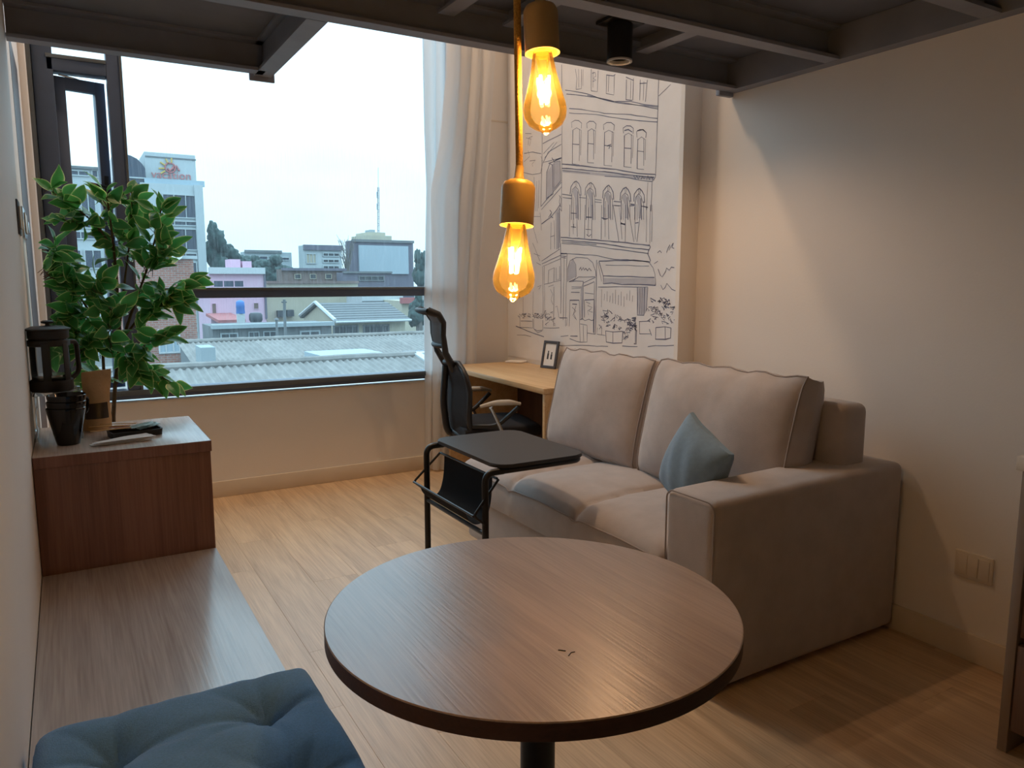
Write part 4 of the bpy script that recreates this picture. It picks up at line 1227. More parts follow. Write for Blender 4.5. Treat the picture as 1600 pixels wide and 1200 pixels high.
(0.0027, [(4.218,1.068),(4.199,1.085),(4.217,1.096),(4.214,1.074)]),
(0.0027, [(4.231,1.079),(4.221,1.098),(4.201,1.1),(4.219,1.098)]),
(0.0027, [(4.122,1.029),(4.128,1.039),(4.146,1.042),(4.108,1.05)]),
(0.0027, [(4.166,1.045),(4.177,1.054),(4.144,1.065),(4.133,1.05)]),
(0.0027, [(4.206,1.033),(4.213,1.05),(4.182,1.063),(4.197,1.034)]),
(0.0027, [(4.162,1.032),(4.163,1.038),(4.147,1.061),(4.191,1.045)]),
(0.0027, [(4.196,1.034),(4.167,1.055),(4.186,1.049),(4.165,1.039)]),
(0.0038, [(3.367,0.968),(3.377,0.972),(3.346,0.992),(3.377,0.974)]),
(0.0038, [(3.372,0.998),(3.385,1.013),(3.393,1.009),(3.387,0.998)]),
(0.0038, [(3.362,0.972),(3.346,0.983),(3.347,0.981),(3.374,0.987)]),
(0.0038, [(3.379,0.992),(3.38,0.996),(3.377,1.001),(3.393,1.006)]),
(0.0038, [(3.375,0.964),(3.392,0.979),(3.367,0.983),(3.394,0.964)]),
(0.0038, [(3.355,0.997),(3.371,1.009),(3.337,1.007),(3.333,1.007)]),
(0.0038, [(4.298,1.067),(4.303,1.08),(4.309,1.075),(4.316,1.068)]),
(0.0038, [(4.301,1.046),(4.323,1.047),(4.278,1.067),(4.276,1.05)]),
(0.0038, [(4.301,1.045),(4.301,1.054),(4.31,1.052),(4.309,1.055)]),
(0.0038, [(4.253,1.057),(4.255,1.064),(4.256,1.071),(4.236,1.06)]),
(0.0038, [(4.274,1.046),(4.256,1.05),(4.25,1.066),(4.291,1.049)]),
(0.0038, [(4.318,1.067),(4.293,1.074),(4.299,1.077),(4.343,1.078)]),
(0.0038, [(4.251,1.046),(4.242,1.053),(4.238,1.055),(4.25,1.052)]),
(0.0038, [(4.324,1.053),(4.333,1.06),(4.331,1.064),(4.331,1.061)]),
(0.0038, [(4.044,0.881),(3.914,0.891),(3.79,0.901),(3.646,0.907),(3.533,0.914)]),
(0.0038, [(3.402,0.926),(3.267,0.933)]),
(0.0038, [(3.18,0.939),(3.118,0.951),(3.036,0.954),(2.945,0.965)]),
(0.0038, [(4.539,1.04),(4.539,0.972),(4.37,0.978),(4.37,1.041)]),
(0.0038, [(4.529,1.019),(4.377,1.023)]),
(0.0038, [(4.357,1.039),(4.356,0.973),(4.308,0.961),(4.244,0.969),(4.244,1.036)]),
(0.0038, [(4.348,0.968),(4.307,0.948),(4.252,0.964)]),
(0.0056, [(4.595,0.98),(4.439,0.954),(4.228,0.926)]),
(0.0027, [(4.577,0.916),(4.473,0.921),(4.389,0.917)]),
(0.0027, [(4.236,0.987),(4.151,0.987),(4.046,0.997)]),
(0.0038, [(4.248,1.392),(4.238,1.055)]),
(0.0027, [(4.229,1.392),(4.22,1.064)]),
(0.0027, [(4.365,1.223),(4.37,1.067)]),
(0.0027, [(4.498,1.203),(4.498,1.071)]),
(0.0038, [(4.112,1.259),(4.114,1.002)]),
(0.0027, [(4.092,1.127),(4.074,1.136),(4.053,1.063),(4.032,1.06)]),
(0.0056, [(4.041,1.061),(3.96,1.063),(3.962,1.014)]),
(0.0038, [(4.177,1.366),(4.182,1.282)]),
(0.0038, [(4.111,1.382),(4.114,1.292)]),
(0.0038, [(4.09,1.382),(4.086,1.3),(4.048,1.308),(4.049,1.389)]),
(0.0027, [(4.177,1.366),(4.114,1.38)]),
(0.0038, [(4.264,1.426),(4.046,1.498)]),
(0.0038, [(4.258,1.408),(4.041,1.458)]),
(0.0027, [(4.248,1.392),(4.038,1.437)]),
(0.0027, [(4.231,1.273),(4.036,1.3)]),
(0.0027, [(4.179,1.258),(4.115,1.271)]),
(0.0027, [(4.154,1.242),(4.126,1.209),(4.145,1.176),(4.122,1.143)]),
(0.0027, [(4.375,1.725),(4.283,1.717)]),
(0.0027, [(4.375,1.716),(4.371,1.657),(4.313,1.545)]),
(0.0027, [(4.283,1.743),(4.266,1.626)]),
(0.0056, [(4.266,1.668),(4.16,1.702),(4.086,1.744),(4.052,1.773)]),
(0.0056, [(4.168,1.751),(4.145,1.733),(4.16,1.71),(4.13,1.699)]),
(0.0056, [(4.182,1.703),(4.145,1.733)]),
(0.0038, [(4.152,1.669),(4.154,1.498)]),
(0.0038, [(4.115,1.682),(4.109,1.5)]),
(0.0027, [(4.158,1.579),(4.113,1.585)]),
(0.0056, [(4.057,1.75),(4.048,1.534)]),
(0.0038, [(4.074,1.727),(4.065,1.495)]),
(0.0027, [(4.374,1.548),(4.283,1.427)]),
(0.0027, [(4.36,1.479),(4.283,1.46)]),
(0.0027, [(4.327,1.419),(4.272,1.401)]),
(0.0027, [(4.31,1.257),(4.262,1.266),(4.294,1.241)]),
(0.0038, [(3.119,1.445),(3.101,1.455),(3.088,1.444)]),
(0.0038, [(3.049,1.445),(3.036,1.472),(3.025,1.485),(3.031,1.455),(3.009,1.483),(2.998,1.491),(3.009,1.468),(2.993,1.464)]),
(0.0038, [(3.113,1.36),(3.094,1.328),(3.079,1.319),(3.052,1.347),(3.047,1.365),(3.023,1.353),(3.01,1.369),(2.987,1.365)]),
(0.0038, [(3.088,1.274),(3.069,1.252),(3.053,1.261),(3.04,1.284),(3.02,1.267),(3.0,1.254),(2.961,1.243)]),
(0.0027, [(2.969,1.221),(2.95,1.224)]),
(0.0027, [(3.145,1.389),(3.115,1.401)])]
MURAL_WASH = [[(4.205,1.991),(4.138,2.037),(4.048,2.043),(4.046,1.911),(4.203,1.828)],[(4.023,1.987),(3.162,1.839),(3.161,1.826),(4.023,1.97)],[(3.589,1.313),(3.142,1.31),(3.132,1.275),(3.588,1.284)],[(3.278,1.259),(3.192,1.26),(3.198,1.133),(3.219,1.109),(3.273,1.109)],[(3.955,1.294),(3.957,1.38),(3.907,1.431),(3.868,1.394),(3.864,1.324)],[(3.811,1.261),(3.792,1.284),(3.787,1.058),(3.812,1.057)],[(4.101,1.729),(4.052,1.757),(4.042,1.51),(4.091,1.495)],[(3.917,1.843),(3.887,1.864),(3.859,1.838),(3.853,1.675),(3.883,1.677),(3.889,1.797)],[(3.764,1.821),(3.735,1.842),(3.709,1.816),(3.702,1.665),(3.731,1.667),(3.737,1.777)],[(3.59,1.788),(3.563,1.808),(3.538,1.783),(3.532,1.653),(3.559,1.655),(3.564,1.745)],[(3.43,1.761),(3.405,1.781),(3.382,1.757),(3.375,1.643),(3.401,1.644),(3.406,1.72)],[(3.311,1.745),(3.287,1.764),(3.265,1.741),(3.258,1.635),(3.283,1.636),(3.287,1.704)]]
STEMS = [
([(0.125, 3.360, 0.621), (0.132, 3.350, 0.765), (0.146, 3.340, 0.894), (0.167, 3.330, 1.021), (0.171, 3.330, 1.146), (0.177, 3.320, 1.295), (0.174, 3.320, 1.417), (0.168, 3.310, 1.537), (0.161, 3.300, 1.631)], 0.009, 0.003),
([(0.106, 3.380, 0.659), (0.110, 3.380, 0.892), (0.113, 3.380, 1.045), (0.092, 3.360, 1.147), (0.039, 3.360, 1.259), (0.001, 3.350, 1.379), (-0.028, 3.350, 1.426)], 0.007, 0.0025),
([(0.167, 3.330, 1.021), (0.218, 3.320, 1.170), (0.284, 3.300, 1.345), (0.327, 3.280, 1.493), (0.345, 3.270, 1.578)], 0.006, 0.0025),
([(0.174, 3.330, 1.058), (0.263, 3.300, 1.183), (0.348, 3.260, 1.258), (0.432, 3.240, 1.300)], 0.005, 0.002),
([(0.146, 3.340, 0.894), (0.202, 3.300, 0.933), (0.280, 3.270, 0.939), (0.345, 3.250, 0.896)], 0.004, 0.0015),
([(0.159, 3.330, 0.971), (0.218, 3.280, 1.022), (0.285, 3.240, 1.072), (0.348, 3.220, 1.091)], 0.004, 0.0015),
([(0.174, 3.320, 1.417), (0.119, 3.300, 1.511), (0.044, 3.280, 1.576), (-0.025, 3.270, 1.627)], 0.004, 0.0015),
([(0.092, 3.360, 1.147), (0.012, 3.360, 1.174), (-0.056, 3.360, 1.151)], 0.004, 0.0015),
([(0.039, 3.360, 1.259), (-0.025, 3.360, 1.295), (-0.060, 3.360, 1.331)], 0.004, 0.0015),
([(0.172, 3.330, 1.096), (0.210, 3.360, 1.320), (0.243, 3.380, 1.496), (0.252, 3.380, 1.644)], 0.005, 0.002)]
BRANCHES = [
([(0.168, 3.320, 1.320), (0.171, 3.310, 1.441), (0.165, 3.300, 1.560), (0.157, 3.300, 1.636)], 35, 0.03),
([(0.210, 3.360, 1.320), (0.238, 3.380, 1.495), (0.252, 3.380, 1.649)], 35, 0.035),
([(0.247, 3.300, 1.295), (0.298, 3.300, 1.394), (0.327, 3.280, 1.493), (0.350, 3.270, 1.595)], 40, 0.035),
([(0.208, 3.300, 1.196), (0.268, 3.280, 1.295), (0.340, 3.260, 1.394), (0.372, 3.250, 1.443)], 30, 0.03),
([(0.216, 3.300, 1.146), (0.285, 3.280, 1.201), (0.348, 3.260, 1.258), (0.437, 3.240, 1.305)], 35, 0.02),
([(0.238, 3.300, 1.146), (0.318, 3.260, 1.208), (0.397, 3.240, 1.220)], 24, 0.02),
([(0.170, 3.330, 0.919), (0.224, 3.280, 0.941), (0.292, 3.270, 0.938), (0.349, 3.250, 0.885)], 24, 0.016),
([(0.185, 3.320, 0.995), (0.252, 3.260, 1.047), (0.335, 3.220, 1.092)], 24, 0.02),
([(0.175, 3.300, 1.035), (0.204, 3.260, 1.000), (0.243, 3.240, 0.924)], 22, 0.025),
([(0.149, 3.310, 1.477), (0.099, 3.300, 1.534), (0.044, 3.280, 1.581), (-0.029, 3.270, 1.631)], 24, 0.012),
([(0.119, 3.300, 1.511), (0.056, 3.280, 1.519), (-0.001, 3.270, 1.516)], 11, 0.012),
([(0.078, 3.360, 1.197), (0.035, 3.340, 1.259), (-0.000, 3.330, 1.355), (-0.022, 3.330, 1.433)], 40, 0.03),
([(0.093, 3.360, 1.159), (0.017, 3.340, 1.179), (-0.061, 3.340, 1.140)], 35, 0.025),
([(0.039, 3.340, 1.252), (-0.017, 3.340, 1.290), (-0.063, 3.340, 1.343)], 30, 0.022),
([(0.107, 3.340, 1.048), (0.049, 3.320, 1.101), (-0.014, 3.320, 1.103), (-0.070, 3.320, 1.045)], 35, 0.03),
([(0.108, 3.320, 0.999), (0.067, 3.280, 1.054), (0.024, 3.250, 1.046)], 27, 0.03),
([(0.135, 3.300, 1.099), (0.121, 3.280, 1.223), (0.105, 3.270, 1.319)], 32, 0.035),
([(0.142, 3.300, 0.999), (0.134, 3.280, 1.100), (0.161, 3.260, 1.198)], 30, 0.03),
([(0.113, 3.340, 0.896), (0.082, 3.300, 0.953), (0.049, 3.280, 0.945)], 14, 0.02)]

# ================================================================ sofa
sx0, sx1 = 1.64, 2.49
t = thing('sofa', 'greige velvet two-seat sofa with one boxy arm by the right wall', 'sofa', (2.1, 2.4, 0))
link_mesh('base', box(B(), sx0+0.015, sx1, 1.805, 3.25, 0.035, 0.262, 0.02, 3), M['sofa'], t)
for x, y in ((1.72, 1.65), (2.50, 1.65), (1.72, 3.18), (2.50, 3.18)):
    link_mesh('foot', lathe(B(), [(0, 0.001), (0.022, 0.001), (0.026, 0.034), (0, 0.034)], (x, y, 0), 16), M['black_plastic'], t)
bm = B()
box(bm, sx0, 2.592, 1.582, 1.80, 0.02, 0.632, 0.028, 4)
bmesh.ops.subdivide_edges(bm, edges=[e for e in bm.edges if e.calc_length() > 0.15], cuts=10, use_grid_fill=True)
for v in bm.verts:
    v.co.y -= 0.006*max(0, noise.noise(v.co*5)) if v.co.y < 1.65 else 0
    if v.co.z > 0.55: v.co.z += 0.012*math.sin(max(0, min(1, (v.co.x-1.64)/0.95))*PI*0.5)
arm = link_mesh('arm', bm, M['sofa'], t, ang=60)
link_mesh('piping', tube(B(), bend([(sx0+0.002, 1.586, 0.10), (sx0+0.002, 1.586, 0.612), (sx0+0.002, 1.605, 0.630), (sx0+0.002, 1.777, 0.630), (sx0+0.002, 1.796, 0.612), (sx0+0.002, 1.796, 0.10)], 0.012), 0.0028, 6), M['sofa_pipe'], arm)
bm = B()
box(bm, 2.345, sx1, 1.665, 3.26, 0.262, 0.862, 0.035, 4)
bmesh.ops.subdivide_edges(bm, edges=[e for e in bm.edges if e.calc_length() > 0.15], cuts=10, use_grid_fill=True)
for v in bm.verts: v.co += Vector((0.006, 0.004, 0.006))*noise.noise(v.co*6)
link_mesh('backrest', bm, M['sofa'], t, ang=60)
# seat: a puffed pad with two cross seams
bm = B()
ys0, ys1, xs0, xs1 = 1.806, 3.262, 1.618, 2.37
SE = (2.28, 2.77)
def seat(a, b):
    x, y = xs0+(xs1-xs0)*a, ys0+(ys1-ys0)*b
    dx, dy = min(x-xs0, 0.3), min(y-ys0, ys1-y, 0.3)
    z = 0.452 - 0.055*math.exp(-dx/0.030) - 0.030*math.exp(-dy/0.035)
    for s in SE:
        s2 = s + 0.05*math.sin((x-xs0)*3.4)
        z -= 0.016*math.exp(-abs(y-s2)/0.012) + 0.010*math.exp(-abs(y-s2)/0.06)
    seg = [ys0, SE[0], SE[1], ys1]
    for q in range(3):
        if seg[q] <= y <= seg[q+1]:
            z += 0.014*math.sin(PI*(y-seg[q])/(seg[q+1]-seg[q]))*min(1, dx/0.12)
    z += 0.004*noise.noise(Vector((x*6, y*6, 1)))
    return Vector((x, y, z))
NU, NV = 44, 100
V = grid(bm, seat, NU, NV)
rim = [V[0][j] for j in range(NV+1)]+[V[i][NV] for i in range(1, NU+1)]+[V[NU][j] for j in range(NV-1, -1, -1)]+[V[i][0] for i in range(NU-1, 0, -1)]
prev = rim
for k, (dz, off) in enumerate(((-0.05, 0.006), (-0.10, 0.002), (-0.14, -0.006))):
    cur = []
    for v in rim:
        c = v.co.copy()
        ox = -off if abs(c.x-xs0) < 1e-6 else 0
        oy = (-off if abs(c.y-ys0) < 1e-6 else off if abs(c.y-ys1) < 1e-6 else 0)*0.5
        cur.append(bm.verts.new((c.x+ox, c.y+oy, max(0.264, c.z+dz) if k < 2 else 0.264)))
    for q in range(len(rim)):
        q2 = (q+1) % len(rim)
        bm.faces.new((prev[q], cur[q], cur[q2], prev[q2]))
    prev = cur
bm.faces.new(prev)
st = link_mesh('seat_cushion', bm, M['sofa'], t, ang=70)
link_mesh('piping', tube(B(), [seat(0.002, b/60)+Vector((-0.003, 0, 0.001)) for b in range(61)], 0.0032, 6), M['sofa_pipe'], st)
for s in SE:
    link_mesh('seam', tube(B(), [Vector((x, s+0.05*math.sin((x-xs0)*3.4), seat((x-xs0)/(xs1-xs0), (s+0.05*math.sin((x-xs0)*3.4)-ys0)/(ys1-ys0)).z+0.0005)) for x in [xs0+0.01+k*0.02 for k in range(30)]], 0.0018, 5), M['sofa_pipe'], st)
def back_cushion(yc, w, h, th, xc, zc, lean, rz, seed):
    bm = puff(B(), th, w, h, 0.5, 0.0, 16, 0.006, seed)
    for v in bm.verts:
        u, q, s = v.co.x/(th/2), v.co.y/(w/2), v.co.z/(h/2)
        edge = (1-abs(q)**3.0)*(1-abs(s)**3.0)
        v.co.x = (th/2)*u*(0.42+0.72*max(0, edge)**0.6)
        v.co.y *= 1-0.03*(1-abs(s)**2)
        if s > 0:
            fold = 0.008*math.sin(q*21+seed)*max(0, s-0.15)*(1-0.5*abs(q))
            v.co.x += fold
            v.co.z += 0.006*math.sin(q*15+1+seed) * s*s
        v.co.x += 0.006*math.sin(q*6+2*s+seed)*edge
    edge = [(u, q, s, v.co.copy()) for v, (u, q, s) in PUFF.items() if u < -0.999 and max(abs(q), abs(s)) > 0.999]
    rot = R3(0, lean, rz)
    c = Vector((xc, yc, zc))
    o = link_mesh('back_cushion', xform(bm, c, rot), M['sofa'], t, ang=75)
    edge.sort(key=lambda e: math.atan2(e[2], e[1]))
    pts = [c+rot @ (e[3]*1.004) for e in edge]
    link_mesh('piping', tube(B(), pts, 0.0035, 6, closed=True), M['sofa_pipe'], o)
back_cushion(2.145, 0.83, 0.505, 0.24, 2.245, 0.695, 13, 0, 1)
back_cushion(2.912, 0.735, 0.505, 0.24, 2.245, 0.690, 14, 1, 5)

bm = puff(B(), 0.295, 0.15, 0.295, 0.4, 0.0, 14, 0.004, 9)
for v in bm.verts:
    u, q, s = v.co.x/0.1475, v.co.y/0.075, v.co.z/0.1475
    edge = max(0, (1-abs(u)**2.4)*(1-abs(s)**2.4))
    v.co.y = 0.075*q*(0.10+1.0*edge**0.55)
    k = 1-0.05*((1-abs(u)**2)*abs(s)**3 + (1-abs(s)**2)*abs(u)**3)
    v.co.x *= k; v.co.z *= k
    v.co.y += 0.004*math.sin(u*9+s*5)*edge
pr = Matrix.Rotation(-1.72, 4, 'Z') @ Matrix.Rotation(-0.216, 4, 'X') @ Matrix.Rotation(0.36, 4, 'Y')
p = Vector((1.885, 1.925, 0.640))
tag(link_mesh('throw_pillow', xform(bm, p, pr), M['pillow'], None, loc=p, ang=75), 'small blue-grey throw pillow leaning on the sofa arm', 'pillow')

# ================================================================ black side table with magazine sling
t = thing('side_table', 'black C-shaped side table with cloth magazine sling in front of the sofa', 'side table', (1.35, 2.5, 0))
zs = 0.65
bm = B()
prism(bm, rrect(1.275, 1.668, 2.262, 2.815, 0.06), 'z', zs-0.014, zs)
bmesh.ops.bevel(bm, geom=[e for e in bm.edges if abs(e.verts[0].co.z-e.verts[1].co.z) < 1e-6], offset=0.003, segments=2, affect='EDGES')
link_mesh('tabletop', bm, M['black_top'], t)
link_mesh('frame_rim', tube(B(), bend([(1.30, 2.285, zs-0.026), (1.655, 2.285, zs-0.026), (1.655, 2.79, zs-0.026), (1.30, 2.79, zs-0.026)], 0.05), 0.0115, 10), M['black'], t)
for y in (2.285, 2.79):
    link_mesh('leg', tube(B(), bend([(1.31, y, zs-0.026), (1.235, y, zs-0.026), (1.235, y, 0.013), (1.58, y, 0.013)], 0.065, 8), 0.0125, 10), M['black'], t)
link_mesh('foot_bar', tube(B(), [(1.58, 2.285, 0.013), (1.58, 2.79, 0.013)], 0.0125, 10), M['black'], t)
link_mesh('cross_bar', tube(B(), [(1.235, 2.29, 0.40), (1.235, 2.785, 0.40)], 0.009, 8), M['black'], t)
prof = [(1.292, 0.592), (1.290, 0.54), (1.284, 0.49), (1.270, 0.445), (1.245, 0.424), (1.215, 0.424), (1.192, 0.448), (1.180, 0.478)]
sm = bend([(a, 0, b) for a, b in prof], 0.02, 3)
bm = B()
A = [[bm.verts.new((q.x, y, q.z)) for q in sm] for y in (2.335, 2.45, 2.54, 2.63, 2.74)]
for a, b in zip(A, A[1:]):
    for k in range(len(sm)-1): bm.faces.new((a[k], a[k+1], b[k+1], b[k]))
g = bmesh.ops.solidify(bm, geom=bm.faces[:], thickness=0.003)
link_mesh('sling', bm, M['black_cloth'], t, ang=70)
link_mesh('wire', tube(B(), [(1.180, 2.27, 0.480), (1.180, 2.80, 0.480)], 0.0048, 8), M['black'], t)
link_mesh('wire', tube(B(), [(1.292, 2.30, 0.594), (1.292, 2.775, 0.594)], 0.0048, 8), M['black'], t)
for y, s in ((2.27, 1), (2.80, -1)):
    link_mesh('wire', tube(B(), bend([(1.292, y+0.02*s, 0.594), (1.180, y, 0.480), (1.236, y+0.012*s, 0.435)], 0.015), 0.0048, 8), M['black'], t)

# ================================================================ desk, chair, frame
t = thing('desk', 'light oak desk against the wall with the street drawing', 'desk', (2.4, 3.9, 0))
zd = 0.735
def dk(bm): return xform(bm, (2.13, 3.292, 0), R3(0, 0, -2.0))
link_mesh('desktop', dk(box(B(), 0, 0.556, 0, 1.27, zd-0.03, zd, 0.002)), M['desk'], t)
link_mesh('side_panel', dk(box(B(), 0.01, 0.55, 1.245, 1.265, 0.001, zd-0.031, 0.001)), M['desk'], t)
link_mesh('end_panel', dk(box(B(), 0.01, 0.55, 0.004, 0.026, 0.001, zd-0.031, 0.001)), M['desk'], t)
link_mesh('back_panel', dk(box(B(), 0.53, 0.55, 0.028, 1.243, 0.10, zd-0.031, 0.001)), M['darkwood'], t)

bm = box(B(), -0.045, 0.045, -0.065, 0.065, 0, 0.012, 0.004)
xform(bm, (2.665, 4.47, zd+0.001), R3(0, 0, 35))
tag(link_mesh('notepad', bm, M['white'], None, loc=(2.665, 4.47, zd+0.001)), 'small white pad lying at the far corner of the desk', 'pad')

# picture frame leaning on the pier
fb = Vector((2.655, 4.06, zd+0.001))
rotf = Matrix.Rotation(math.radians(12), 4, 'Y')
t = thing('photo_frame', 'small charcoal photo frame standing on the desk', 'photo frame', fb)
def fx(bm): return xform(bm, fb, Matrix.Rotation(math.radians(14), 4, 'Z') @ rotf)
bm = B()
box(bm, 0, 0.014, -0.065, -0.048, 0, 0.18, 0.002); box(bm, 0, 0.014, 0.048, 0.065, 0, 0.18, 0.002)
box(bm, 0, 0.014, -0.05, 0.05, 0, 0.018, 0.002); box(bm, 0, 0.014, -0.05, 0.05, 0.162, 0.18, 0.002)
fr = link_mesh('frame_border', fx(bm), M['frame_grey'], t)
link_mesh('picture_sheet', fx(box(B(), 0.006, 0.009, -0.05, 0.05, 0.015, 0.165)), M['photo_mat'], t)
bm = B()
for yy, hh in ((0.016, 0.055), (-0.014, 0.048)):
    box(bm, 0.0052, 0.0062, yy-0.007, yy+0.007, 0.06, 0.06+hh*0.7, 0.0002, 1)
    box(bm, 0.0052, 0.0062, yy-0.0045, yy+0.0045, 0.06+hh*0.72, 0.06+hh, 0.0002, 1)
link_mesh('figures', fx(bm), M['photo_ink'], t)
link_mesh('back_strut', fx(box(B(), 0.014, 0.02, -0.012, 0.012, 0.0, 0.12)), M['frame_grey'], t)

# office chair, facing the desk
hx, hy = 2.08, 3.82
t = thing('office_chair', 'black mesh office chair with headrest pulled up to the desk', 'chair', (hx, hy, 0))
def ch(bm): return xform(bm, (hx, hy, 0), R3(0, 0, -12))
bm = puff(B(), 0.47, 0.48, 0.085, 0.5, 0.5, 10, 0.002, 3)
xform(bm, (0.03, 0, 0.455))
link_mesh('seat', ch(bm), M['black_cloth'], t, ang=70)
# backrest: curved mesh sheet in a thick rim
def bk(v):  # side profile of the back, v 0..1 from bottom to top
    pts = [(-0.205, 0.43), (-0.222, 0.56), (-0.215, 0.70), (-0.245, 0.84)]
    f = v*(len(pts)-1); i_ = min(int(f), len(pts)-2); w = f-i_
    a, b = Vector((pts[i_][0], 0, pts[i_][1])), Vector((pts[i_+1][0], 0, pts[i_+1][1]))
    return a.lerp(b, w)
def bsheet(a, b):
    u = a*2-1
    p = bk(b)
    w = 0.215*(0.78+0.30*math.sin(PI*(0.15+0.75*b)))*(1 if b < 0.9 else 1-0.5*(b-0.9)/0.1)
    return Vector((p.x+0.05*u*u, u*w, p.z))
bm = B(); grid(bm, bsheet, 14, 16); bmesh.ops.solidify(bm, geom=bm.faces[:], thickness=0.006)
link_mesh('backrest', ch(bm), M['mesh'], t, ang=70)
lp = [bsheet(0, b/14) for b in range(15)]+[bsheet(a/10, 1) for a in range(1, 10)]+[bsheet(1, 1-b/14) for b in range(15)]+[bsheet(1-a/10, 0) for a in range(1, 10)]
link_mesh('back_rim', ch(tube(B(), lp, 0.016, 8, closed=True)), M['black_plastic'], t, ang=70)
# headrest: hooked frame round a pale mesh
def hd(b):
    pts = [(-0.245, 0.80), (-0.300, 0.90), (-0.318, 1.00), (-0.318, 1.07), (-0.345, 1.115), (-0.400, 1.135)]
    f = b*(len(pts)-1); i_ = min(int(f), len(pts)-2); w = f-i_
    return Vector((pts[i_][0], 0, pts[i_][1])).lerp(Vector((pts[i_+1][0], 0, pts[i_+1][1])), w)
def hs(a, b):
    u = a*2-1; p = hd(b)
    w = 0.05+0.09*math.sin(PI*min(1, 0.08+b*0.62))
    return Vector((p.x+0.03*u*u, u*w, p.z))
bm = B(); grid(bm, lambda a, b: hs(a, 0.30+0.50*b), 8, 10); bmesh.ops.solidify(bm, geom=bm.faces[:], thickness=0.004)
link_mesh('headrest', ch(bm), M['mesh_light'], t, ang=70)
for a in (0.0, 1.0):
    pts = [hs(a, b/20) for b in range(21)]
    link_mesh('headrest_rim', ch(tube(B(), pts, 0.016, 8, radii=[0.022-0.006*math.sin(PI*k/20) for k in range(21)])), M['black_plastic'], t, ang=70)
link_mesh('headrest_bar', ch(tube(B(), [hs(k/8, 1.0) for k in range(9)], 0.014, 8)), M['black_plastic'], t, ang=70)
link_mesh('headrest_bar', ch(tube(B(), [hs(k/8, 0.28) for k in range(9)], 0.015, 8)), M['black_plastic'], t, ang=70)
link_mesh('back_spine', ch(tube(B(), bend([(-0.245, 0, 0.82), (-0.262, 0, 0.62), (-0.24, 0, 0.42), (-0.02, 0, 0.40)], 0.06), 0.020, 8)), M['black_plastic'], t, ang=70)
for s in (-1, 1):
    pd = bend([(-0.12, 0.27*s, 0.618), (-0.04, 0.275*s, 0.636), (0.06, 0.28*s, 0.634), (0.11, 0.275*s, 0.622)], 0.05)
    link_mesh('arm_pad', ch(tube(B(), pd, 0.017, 10, radii=[0.009+0.007*math.sin(PI*k/(len(pd)-1)) for k in range(len(pd))])), M['armpad'], t, ang=70)
    link_mesh('arm_post', ch(tube(B(), bend([(-0.06, 0.272*s, 0.61), (0.03, 0.268*s, 0.42), (0.06, 0.15*s, 0.40)], 0.04), 0.011, 8)), M['chrome'], t)
    link_mesh('arm_post', ch(tube(B(), bend([(0.10, 0.275*s, 0.605), (-0.02, 0.262*s, 0.50), (-0.18, 0.21*s, 0.50)], 0.05), 0.013, 8)), M['black_plastic'], t)
link_mesh('gas_lift', ch(lathe(B(), [(0, 0.10), (0.026, 0.10), (0.026, 0.26), (0.015, 0.26), (0.015, 0.40), (0, 0.40)], (0, 0, 0), 20)), M['black_plastic'], t)
link_mesh('tilt_box', ch(box(B(), -0.09, 0.09, -0.07, 0.07, 0.385, 0.415, 0.006)), M['black_plastic'], t)
for k in range(5):
    a = 2*PI*k/5+0.3
    d = Vector((math.cos(a), math.sin(a), 0))
    lg = link_mesh('base_leg', ch(tube(B(), [d*0.02+Vector((0, 0, 0.115)), d*0.15+Vector((0, 0, 0.095)), d*0.27+Vector((0, 0, 0.068))], 0.02, 8, radii=[0.026, 0.021, 0.015])), M['black_plastic'], t)
    bm = lathe(B(), [(0, -0.012), (0.022, -0.012), (0.025, -0.008), (0.025, 0.008), (0.022, 0.012), (0, 0.012)], (0, 0, 0), 20)
    xform(bm, d*0.275+Vector((0, 0, 0.026)), Matrix.Rotation(a+PI/2+0.4, 4, 'Z') @ Matrix.Rotation(PI/2, 4, 'Y'))
    link_mesh('caster', ch(bm), M['black_plastic'], lg)

# ================================================================ curtain
t = thing('curtain', 'sheer white curtain bunched at the end of the window', 'curtain', (2.25, 4.56, 0))
def lerp_tab(tab, z):
    for (z0, v0), (z1, v1) in zip(tab, tab[1:]):
        if z <= z1:
            f = max(0, (z-z0)/(z1-z0))
            return v0+(v1-v0)*f
    return tab[-1][1]
LT = [(0.0, 2.045), (0.5, 2.055), (1.1, 2.055), (1.9, 2.085), (2.3, 2.075), (2.8, 2.07), (4.9, 2.07)]
RT = [(0.0, 2.30), (0.40, 2.38), (0.75, 2.43), (1.3, 2.45), (2.0, 2.52), (2.8, 2.585), (4.9, 2.59)]
def pleat(lt, rt, y0, n, amp, ph, zb=0.012, zt=4.72):
    def f(a, b):
        z = zb+(zt-zb)*b
        x0, x1 = lerp_tab(lt, z), lerp_tab(rt, z)
        w = a*n*2*PI+ph+0.5*math.sin(z*1.3+a*5)
        y = y0+amp*math.sin(w)*(0.75+0.25*math.sin(z*0.9+a*9))+0.006*math.sin(z*3+a*17)
        return Vector((x0+(x1-x0)*(a+0.010*math.cos(w*1.0)), y, z))
    return f
bm = B(); grid(bm, pleat(LT, RT, 4.645, 7, 0.022, 0.3), 150, 60)
link_mesh('rear_panel', bm, M['curtain'], t, ang=80)
LF = [(0.0, 2.09), (0.9, 2.10), (1.55, 2.10), (1.88, 2.10), (2.18, 2.17), (2.6, 2.22), (3.2, 2.24), (4.9, 2.24)]
bm = B(); grid(bm, pleat(LF, RT, 4.60, 4, 0.015, 1.7), 110, 60)
link_mesh('front_panel', bm, M['curtain'], t, ang=80)
link_mesh('curtain_rail', tube(B(), [(0.0, 4.62, 4.76), (2.7, 4.62, 4.76)], 0.012, 10), M['white'], t)

